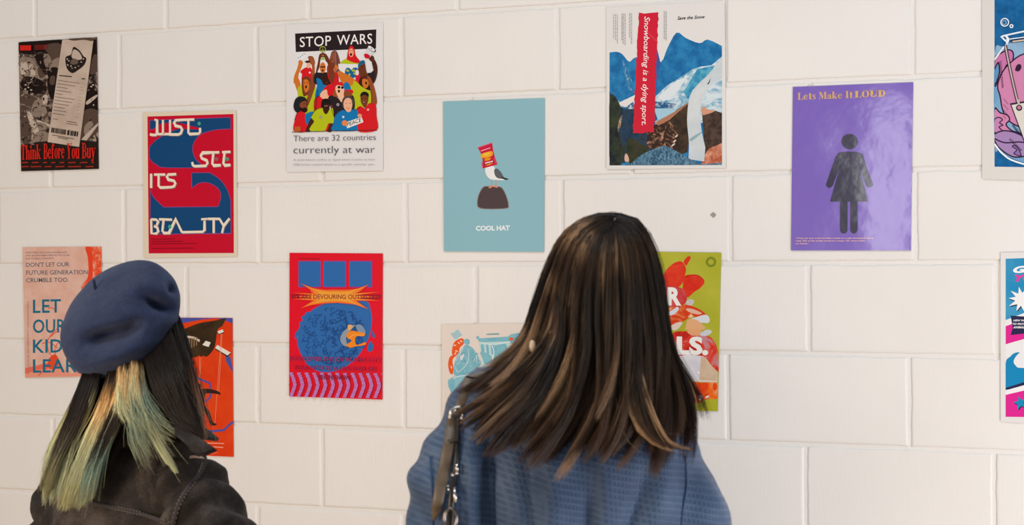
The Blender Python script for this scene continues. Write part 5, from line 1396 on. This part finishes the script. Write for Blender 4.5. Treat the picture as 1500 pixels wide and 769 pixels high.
to_bag(lay_ribbon('strap_keeper', [jb1], [(652, 646.5, 2.2), (660, 646, 2.4), (671, 644, 2.2)], BLKL, None, .0155, .003))
to_bag(lay_ribbon('under_strap', [jb1], [(671, 612, 4), (670, 650, 3.6), (668, 680, 3.2), (664, 705, 4), (661, 735, 4.6), (660, 768, 5), (658, 800, 6), (655, 850, 7), (650, 905, 8), (645, 980, 8)], BLKL, None, .005, .004))
def tube_mesh(name, pts, r, mat, closed=False, seg=8):
    P = [Vector(p) for p in pts]; n = len(P); v = []; f = []
    for i, q in enumerate(P):
        a = P[i - 1] if (closed or i) else P[0]; b2 = P[(i + 1) % n] if (closed or i < n - 1) else P[-1]
        tg = (b2 - a).normalized(); s_ = tg.cross(V3(0, 1, .1)).normalized(); u_ = s_.cross(tg)
        for k in range(seg): an = 2 * math.pi * k / seg; v.append(q + (s_ * math.cos(an) + u_ * math.sin(an)) * r)
    for i in range(n if closed else n - 1):
        for k in range(seg): f.append((i * seg + k, i * seg + (k + 1) % seg, ((i + 1) % n) * seg + (k + 1) % seg, ((i + 1) % n) * seg + k))
    if not closed: f += [tuple(range(seg))[::-1], tuple((n - 1) * seg + k for k in range(seg))]
    return mesh_obj(name, v, f, mat, None, smooth=True)
def onj(x, y, lift):
    h = hit_px([jb1], x, y); return at(x, y, (h[0].y if h else 2.6) - lift)
yb = onj(668, 604, .017).y
bk = to_bag(tube_mesh('buckle', [at(x, y, yb) for x, y in ((658, 610), (661, 600), (668, 597), (674, 596), (678, 601), (678, 612), (674, 615))], .0022, STEEL)); bk['label'] = 'steel buckle'
to_bag(tube_mesh('buckle_pin', [at(x, y, yb - .001) for x, y in ((658, 609), (663, 603), (672, 600))], .0014, STEEL))
for (x, y) in ((659.5, 611), (677, 612)):
    e = Blobs(); e.ell(at(x, y, yb - .002), .0035, n=6); to_bag(mesh_obj('stud', e.v, e.f, STEEL, None, smooth=True))
for pts in (((669.5, 680), (669.3, 692)), ((666, 714), (667, 736))):
    to_bag(tube_mesh('clasp', [onj(x, y, .013) for x, y in pts], .0028, STEEL))
for x, y, r_ in ((663, 696, .0026), (657, 717, .0022), (669, 693, .003), (656.5, 712, .002)):
    e = Blobs(); e.ell(onj(x, y, .012), r_, n=6); to_bag(mesh_obj('stud', e.v, e.f, STEEL, None, smooth=True))
yr = onj(660, 760, .016).y
to_bag(tube_mesh('ring', [at(660 + 9 * math.cos(k * math.pi / 12), 760 + 15 * math.sin(k * math.pi / 12), yr) for k in range(24)], .0026, plain('dark_steel', '#8a807a', 0.2, 0.5, 1.0), True))
b = Blobs(); b.torso([(-.10, 2.485, .60, .13, .05), (-.10, 2.485, .62, .155, .06), (-.10, 2.48, .75, .16, .06), (-.10, 2.485, .87, .145, .05), (-.10, 2.49, .885, .13, .035)])
bb = b.build('bag_body', BLKL, None, .006, 4); to_bag(bb)
to_bag(box('flap', (-.235, 2.412, .74), (.035, 2.420, .885), LEA))

# ================================================================== the woman in the beret
YAW = R(-42)
M2 = Matrix.Translation((-.700, 3.22, 0)) @ Matrix.Rotation(YAW, 4, 'Z')
J2 = dict(neck=(.0, -.005, 1.29), torso=[(.0, .0, .80, .14, .10), (.0, .0, .88, .135, .095), (.0, 0, .98, .115, .085), (0, 0, 1.08, .13, .095), (0, 0, 1.17, .135, .095), (.0, 0, 1.25, .09, .07), (.0, 0, 1.29, .05, .05)],
          shL=(-.145, 0, 1.215), elL=(-.20, -.02, .96), wrL=(-.10, .17, .93), shR=(.145, 0, 1.205), elR=(.20, .0, .95), wrR=(.10, .18, .94),
          hipL=(-.08, 0, .78), hipR=(.08, 0, .78), kneeL=(-.085, .01, .43), kneeR=(.09, .0, .43), ankL=(-.085, -.02, .08), ankR=(.10, -.02, .08))
H2 = (-.008, .0, 1.425)
w2 = human('person', 'woman in a navy beret and black denim jacket, hair dyed yellow and green', M2, 0, H2, J2, skin_mat('fair_skin', '#d9ae96'))
m = N('washed_black_denim', 0.75, 0.25)
nn1 = m.noise(10, 4, 0.65); nn2 = m.noise(380, 2, 0.6, m.coord((1, 1, 2.2)))
m.col(m.ramp(m.math('ADD', m.math('MULTIPLY', nn1, 0.75), m.math('MULTIPLY', nn2, 0.35)), [(0.38, lin('#191615')), (0.55, lin('#302b29')), (0.72, lin('#564f4b'))]))
q = m.bump(nn2, 0.5, 0.0008); m.bump(m.noise(40, 3), 0.3, 0.003, q); DEN = m.m
b = Blobs()
b.torso([(.0, .01, .74, .185, .14), (.0, .01, .90, .185, .14), (.0, .0, 1.04, .185, .135), (.0, -.005, 1.12, .18, .125), (.0, -.01, 1.19, .16, .11), (.0, -.01, 1.245, .13, .095), (.0, -.008, 1.285, .09, .075), (0, -.008, 1.315, .072, .066)])
b.limb([(-.04, 0, 1.265), (-.13, 0, 1.20), (-.19, -.01, 1.08), (-.215, -.02, .95)], [.055, .070, .074, .066])
b.limb([(.04, 0, 1.265), (.13, -.01, 1.205), (.20, -.01, 1.14), (.250, .0, 1.06), (.255, .02, .93)], [.058, .066, .074, .076, .068])
b.limb([(-.20, -.02, .96), (-.10, .16, .93)], [.062, .046]); b.limb([(.235, .02, .94), (.11, .17, .94)], [.064, .046])
def d2(co, no):
    x, z = co[:, 0], co[:, 2]
    f = 0.006 * nz3(co, (12, 8, 6), 2.1) + 0.004 * nz3(co, (28, 20, 16), 4.4)
    sm = np.clip((np.abs(x) - .15) / .04, 0, 1)
    f += 0.0022 * nz3(co, (60, 50, 40), 1.1) + sm * 0.011 * np.sin((z * 0.9 - np.abs(x) * 1.3) * 62 + 4 * nz3(co, (7, 7, 7), 9))
    f += -0.012 * np.exp(-((np.abs(x) - .165 - (1.2 - z) * .12) / .008) ** 2) * (z > .95) * (z < 1.24)
    f += 0.004 * (np.exp(-((z - 1.10 - x * .05) / .004) ** 2)) * (np.abs(x) < .16) * (co[:, 1] < 0.02)
    return f
jk2 = b.build('denim_jacket', DEN, w2, 0.0055, 7, disp=d2, M=M2)
jb2 = bvh_of(jk2)
sm_ = plain('black_denim_seam', '#3a3536', 0.8); st_ = plain('grey_thread', '#8a8480', 0.8)
path = [(300, 676, 3.2), (292, 694, 3.4), (276, 714, 3.4), (262, 738, 3.4), (252, 772, 3.4), (248, 810, 3.4)]
lay_ribbon('sleeve_seam', [jb2], path, sm_, jk2, -0.0005, 0.002)
lay_stitches([jb2], [(x - 3, y) for x, y, _ in path], st_, jk2, lift=.003); lay_stitches([jb2], [(x + 3, y + 1) for x, y, _ in path], st_, jk2, lift=.003)
path = [(60, 728, 2.6), (110, 732, 2.6), (160, 742, 2.6), (205, 752, 2.6), (250, 768, 2.6)]
lay_ribbon('yoke_seam', [jb2], path, sm_, jk2, -0.0005, 0.0018)
lay_stitches([jb2], [(x, y - 2.6) for x, y, _ in path], st_, jk2, lift=.003); lay_stitches([jb2], [(x, y + 2.6) for x, y, _ in path], st_, jk2, lift=.003)
# folded collar with a pointed tip
cv = []; cf = []; NC = 40
for i in range(NC + 1):
    a = R(-62 - 236 + 298 * 0 + 0) if False else 0
    th = R(-145 + 290 * i / NC)                     # 0 = nape, +-145 = front ends, at the figure's right for positive
    endk = max(0, abs(th) - R(95)) / R(50)
    dx, dy = math.sin(th), -math.cos(th)
    rin, rout = .068, .105 + .045 * endk
    prof = [(rin, -.012), (rin + .002, .030), (rin + .010, .036), (rout, -.006 - .020 * endk), (rout - .003, -.012 - .020 * endk), (rin + .012, .026)]
    for r_, dz in prof: cv.append(M2 @ V3(dx * r_ * 1.05, dy * r_ + .005, 1.275 + dz))
for i in range(NC):
    for k in range(5): cf.append((i * 6 + k, i * 6 + k + 1, (i + 1) * 6 + k + 1, (i + 1) * 6 + k))
    cf.append((i * 6 + 5, i * 6, (i + 1) * 6, (i + 1) * 6 + 5))
cf.append(tuple(range(6))); cf.append(tuple(NC * 6 + k for k in range(6))[::-1])
cl2 = mesh_obj('collar', cv, cf, DEN, w2, smooth=False)
# the collar point standing out on the right
Yc = 3.06
ptsc = [(256, 619, 3.01), (280, 634, 3.0), (298, 645, 2.995), (314, 656, 2.99), (298, 663, 2.985), (283, 663, 2.985), (273, 651, 2.985), (256, 637, 2.995)]
P3 = [at(*q) for q in ptsc]; nb_ = len(P3)
mesh_obj('collar_point', P3 + [q + V3(.004, .010, -.006) for q in P3], [tuple(range(nb_)), tuple(range(nb_, 2 * nb_))[::-1]] + [(k, (k + 1) % nb_, nb_ + (k + 1) % nb_, nb_ + k) for k in range(nb_)], DEN, cl2)
shoes_and_trousers(w2, J2, M2, plain('blue_black_cotton', '#2a2c38', 0.8), plain('black_leather_shoe', '#1c1a1a', 0.4), .78)

# --- hair dyed yellow and green
hc2 = np.array(M2 @ V3(H2[0], H2[1] - .008, H2[2] + .014))
look2 = height_map([jb2], -1.0, -0.40, 1.00, 1.34)
push2 = pusher(look2, hc2, (.085, .092, .105), gap=0.002, reach=.12, thick=0.012)
K0, K1_ = np.array([.012, .009, .008]), np.array([.035, .024, .018])
YL, OG_, PG, TG, OL = np.array([.88, .60, .27]), np.array([.80, .40, .12]), np.array([.64, .66, .40]), np.array([.24, .36, .29]), np.array([.50, .46, .22])
def stops(arr):
    pos = np.array([a[0] for a in arr])
    def f_(su, cr, sr, t, ci):
        u = np.clip(t[None, :] + (cr[:, None] - .5) * .16 + (sr[:, None] - .5) * .10, 0, 1)
        c = np.stack([np.interp(u, pos, [a[1][k] for a in arr]) for k in range(3)], -1)
        return c * (0.72 + 0.5 * sr[:, None, None]) * (0.8 + .4 * cr[:, None, None])
    return f_
black = stops([(0, K0), (1, K1_)])
h2 = Hair(9)
cen2 = (hc2[0], hc2[1], 1.4)
# underlying dark mass
h2.lock([[(135, 505, 3.24), (122, 545, 3.20), (102, 600, 3.18), (82, 650, 3.16), (64, 700, 3.15)],
         [(150, 505, 3.20), (138, 552, 3.13), (122, 612, 3.12), (102, 665, 3.11), (82, 715, 3.10)],
         [(172, 500, 3.18), (166, 552, 3.11), (156, 615, 3.09), (140, 660, 3.09), (120, 705, 3.08)],
         [(198, 495, 3.16), (204, 545, 3.09), (205, 590, 3.06), (200, 625, 3.06), (190, 655, 3.05)],
         [(225, 482, 3.16), (240, 522, 3.09), (252, 575, 3.05), (256, 610, 3.04), (258, 635, 3.03)],
         [(248, 462, 3.17), (264, 502, 3.10), (277, 560, 3.06), (285, 605, 3.05), (288, 638, 3.04)],
         [(254, 450, 3.18), (271, 492, 3.13), (281, 550, 3.11), (290, 600, 3.09), (295, 642, 3.07)],
         [(254, 450, 3.22), (269, 492, 3.19), (280, 545, 3.18), (289, 600, 3.17), (293, 640, 3.15)],
         [(250, 450, 3.28), (266, 492, 3.26), (277, 545, 3.25), (285, 600, 3.24), (288, 640, 3.22)]],
        11000, black, cen2, K=10, clumps=60, thick=0.03, jitter=.004, radius=.0005, push=push2, length=(.88, 1.02), wave=.004, tipj=.004)
# yellow to green lengths at the back left
yg = stops([(0, K0), (.26, K1_), (.34, OG_ * .8), (.46, YL), (.64, PG), (.85, PG * .85), (1, OL)])
yg2 = stops([(0, K0), (.22, K1_), (.27, OG_ * .8), (.36, YL), (.50, PG), (.65, TG), (.9, TG * 1.2), (1, OL)])
yt = stops([(0, K0), (.21, K1_ * 2), (.30, YL), (.5, YL * .9), (.7, PG), (1, PG * 1.1)])
h2.lock([[(128, 535, 3.13), (104, 590, 3.09), (80, 640, 3.08), (64, 685, 3.07), (58, 728, 3.06)],
         [(150, 530, 3.11), (134, 590, 3.06), (112, 640, 3.06), (94, 690, 3.05), (82, 738, 3.04)]],
        800, stops([(0, K0), (.28, K1_), (.42, OL), (.65, PG), (1, PG * .9)]), cen2, K=10, clumps=9, thick=.01, jitter=.0036, radius=.0005, push=push2, wave=.004, length=(.9, 1.03), clumpy=.8)
h2.lock([[(165, 520, 3.11), (148, 590, 3.05), (124, 645, 3.05), (103, 695, 3.04), (88, 740, 3.035)],
         [(182, 515, 3.11), (166, 590, 3.045), (143, 645, 3.045), (122, 695, 3.035), (106, 744, 3.03)]],
        2600, yg, cen2, K=10, clumps=12, thick=.012, jitter=.0034, radius=.00048, push=push2, wave=.004, length=(.94, 1.02), clumpy=.75)
h2.lock([[(180, 515, 3.11), (168, 585, 3.045), (148, 640, 3.045), (128, 690, 3.035), (110, 742, 3.03)],
         [(200, 512, 3.10), (184, 580, 3.04), (166, 630, 3.04), (146, 685, 3.035), (132, 730, 3.03)]],
        2300, yg2, cen2, K=10, clumps=10, thick=.01, jitter=.0036, radius=.0005, push=push2, wave=.005, length=(.92, 1.02), clumpy=.75)
# dark strands between
h2.lock([[(128, 530, 3.13), (104, 600, 3.07), (80, 655, 3.06), (62, 705, 3.05), (53, 735, 3.05)], [(146, 530, 3.11), (122, 600, 3.05), (98, 655, 3.05), (76, 705, 3.04), (66, 730, 3.04)]],
        750, stops([(0, K0), (.6, K1_), (.8, K1_ + PG * .12), (1, OL * .7)]), cen2, K=10, clumps=8, thick=.008, jitter=.004, radius=.00055, push=push2, length=(.88, 1), clumpy=.8)
h2.lock([[(178, 530, 3.10), (160, 600, 3.04), (138, 655, 3.03), (118, 705, 3.03)], [(196, 530, 3.10), (180, 605, 3.03), (154, 660, 3.03), (132, 715, 3.02)]],
        90, black, cen2, K=9, clumps=6, thick=.004, jitter=.004, radius=.0005, push=push2, length=(.75, .95), clumpy=.85)
# the bright lengths swept to the right
h2.lock([[(176, 515, 3.10), (174, 575, 3.04), (176, 600, 3.03), (186, 620, 3.02), (200, 640, 3.02)], [(200, 512, 3.10), (200, 560, 3.035), (206, 590, 3.025), (218, 615, 3.015), (232, 640, 3.01)]],
        560, yt, cen2, K=11, clumps=16, thick=.008, jitter=.0035, radius=.0005, push=push2, wave=.006, length=(.7, 1.01), clumpy=.8, fly=.08)
h2.lock([[(190, 515, 3.10), (194, 575, 3.04), (206, 610, 3.03), (228, 648, 3.02), (252, 686, 3.01)], [(200, 515, 3.10), (204, 572, 3.035), (218, 608, 3.025), (236, 644, 3.015), (258, 687, 3.005)]],
        420, yt, cen2, K=11, clumps=3, thick=.005, jitter=.0024, radius=.0005, push=push2, wave=.003, length=(.93, 1.01), clumpy=.88, fly=.05)
h2.lock([[(205, 520, 3.10), (212, 570, 3.035), (230, 600, 3.025), (250, 622, 3.02), (268, 632, 3.01)], [(200, 520, 3.10), (200, 590, 3.03), (192, 625, 3.02), (188, 655, 3.01), (198, 688, 3.0)]],
        260, stops([(0, K1_), (.3, YL * .5), (.6, TG * 1.1), (1, PG * .6)]), cen2, K=11, clumps=14, thick=.004, jitter=.005, radius=.0004, push=push2, wave=.008, fly=.3)
# black lengths at the right over the collar
h2.lock([[(208, 505, 3.11), (224, 565, 3.03), (242, 598, 3.02), (260, 618, 3.01), (280, 630, 3.0)],
         [(228, 495, 3.11), (250, 552, 3.02), (267, 592, 3.01), (280, 618, 3.0), (292, 634, 3.0)],
         [(248, 475, 3.12), (266, 535, 3.04), (280, 588, 3.02), (290, 618, 3.01), (296, 642, 3.0)]],
        2400, black, cen2, K=10, clumps=24, thick=.012, jitter=.003, radius=.00055, push=push2, wave=.004, length=(.88, 1.02))
h2.lock([[(254, 465, 3.13), (275, 530, 3.06), (286, 588, 3.05), (292, 620, 3.04), (294, 648, 3.035)], [(257, 465, 3.16), (279, 530, 3.10), (291, 588, 3.08), (299, 622, 3.06), (300, 648, 3.05)]],
        420, stops([(0, K0), (.5, K1_), (.62, np.array([.22, .11, .07])), (.8, np.array([.50, .27, .17])), (1, np.array([.5, .32, .2]))]), cen2, K=10, clumps=8, thick=.008, jitter=.004, radius=.0005, push=None, wave=.004, fly=.12)
hair2 = h2.build('hair', hair_mat('dyed_hair', 0.46), w2); hair2['label'] = 'black hair dyed yellow and pale green at the ends'

# --- the beret
m = N('navy_felt', 0.9, 0.2)
fz = m.noise(420, 4, 0.75); fz2 = m.noise(60, 3, 0.6)
m.col(m.ramp(m.math('ADD', m.math('MULTIPLY', fz, 0.6), m.math('MULTIPLY', fz2, 0.4)), [(0.35, lin('#1a2340')), (0.65, lin('#303c60'))]))
q = m.bump(fz, 1.0, 0.0022); m.bump(fz2, 0.35, 0.004, q)
m.b.inputs['Sheen Weight'].default_value = 0.35; m.b.inputs['Sheen Roughness'].default_value = 0.5; m.b.inputs['Sheen Tint'].default_value = (.45, .55, .8, 1)
FELT = m.m
cb = at(178, 468, 3.17)
ph = R(38); d_ = R(37)
e1 = V3(math.cos(ph), 0, math.sin(ph)); up_ = V3(-math.sin(ph), 0, math.cos(ph))
nrm = up_ * math.cos(d_) + V3(0, -1, 0) * math.sin(d_); e2 = nrm.cross(e1)
NU, NVv = 96, 64; BV = []; BF = []
for j in range(NVv + 1):
    b_ = math.pi * j / NVv; 
    for i in range(NU):
        a_ = 2 * math.pi * i / NU
        sb, cb_ = math.sin(b_), math.cos(b_)
        rr2 = abs(sb) ** 0.80
        p_ = e1 * (.120 * rr2 * math.cos(a_)) + e2 * (.124 * rr2 * math.sin(a_)) + nrm * ((.068 if cb_ > 0 else .062) * (abs(cb_) ** 0.9) * (1 if cb_ > 0 else -1))
        BV.append(cb + p_)
# dents and folds seen on the crown: (px, py, radius across, radius down, angle, depth)
def pxof(q): d = q - EYE; return 750 + d.dot(RX) / d.y * F, 384.5 - d.dot(UP) / d.y * F
dents = [(160, 494, 34, 12, -14, .038), (192, 482, 18, 10, -34, .020), (232, 446, 24, 10, 28, .034), (252, 422, 8, 6, 60, .022), (140, 500, 12, 12, 0, .008)]
bumps = [(170, 522, 56, 10, -20, .008), (250, 466, 20, 10, -30, .006), (118, 470, 24, 34, 30, .004), (222, 424, 26, 12, 35, .004)]
for k, q in enumerate(BV):
    if (q - cb).y > 0.045: continue
    X_, Y_ = pxof(q); o_ = 0
    for L_, sg in ((dents, 1), (bumps, -1)):
        for (dx, dy, ra, rb_, an, dep) in L_:
            c_, s_ = math.cos(R(an)), math.sin(R(an)); u = (X_ - dx) * c_ + (Y_ - dy) * s_; w_ = -(X_ - dx) * s_ + (Y_ - dy) * c_
            o_ += sg * dep * math.exp(-(u / ra) ** 2 - (w_ / rb_) ** 2)
    inw = (cb - q).normalized() * .6 + V3(0, .8, 0)
    BV[k] = q + inw * o_ + (q - cb).normalized() * (.0025 * noise.noise(q * 22))
for j in range(NVv):
    for i in range(NU): BF.append((j * NU + i, j * NU + (i + 1) % NU, (j + 1) * NU + (i + 1) % NU, (j + 1) * NU + i))
br_ = mesh_obj('beret', BV, BF, FELT, w2, smooth=True); br_['label'] = 'navy felt beret'
bm = bmesh.new(); bm.from_mesh(br_.data); bmesh.ops.remove_doubles(bm, verts=bm.verts, dist=.0002); bmesh.ops.recalc_face_normals(bm, faces=bm.faces); bm.to_mesh(br_.data); bm.free()
bb2 = bvh_of(br_)
h = hit_px([bb2], 139, 424); y0_ = h[0].y if h else 3.12
s0 = at(140, 425, y0_ + .004); b = Blobs(); b.limb([s0, at(138.5, 418, y0_ - .004), at(137.5, 411, y0_ - .008)], [.0035, .003, .0026], seg=8)
mesh_obj('stem', b.v, b.f, FELT, br_, smooth=True)
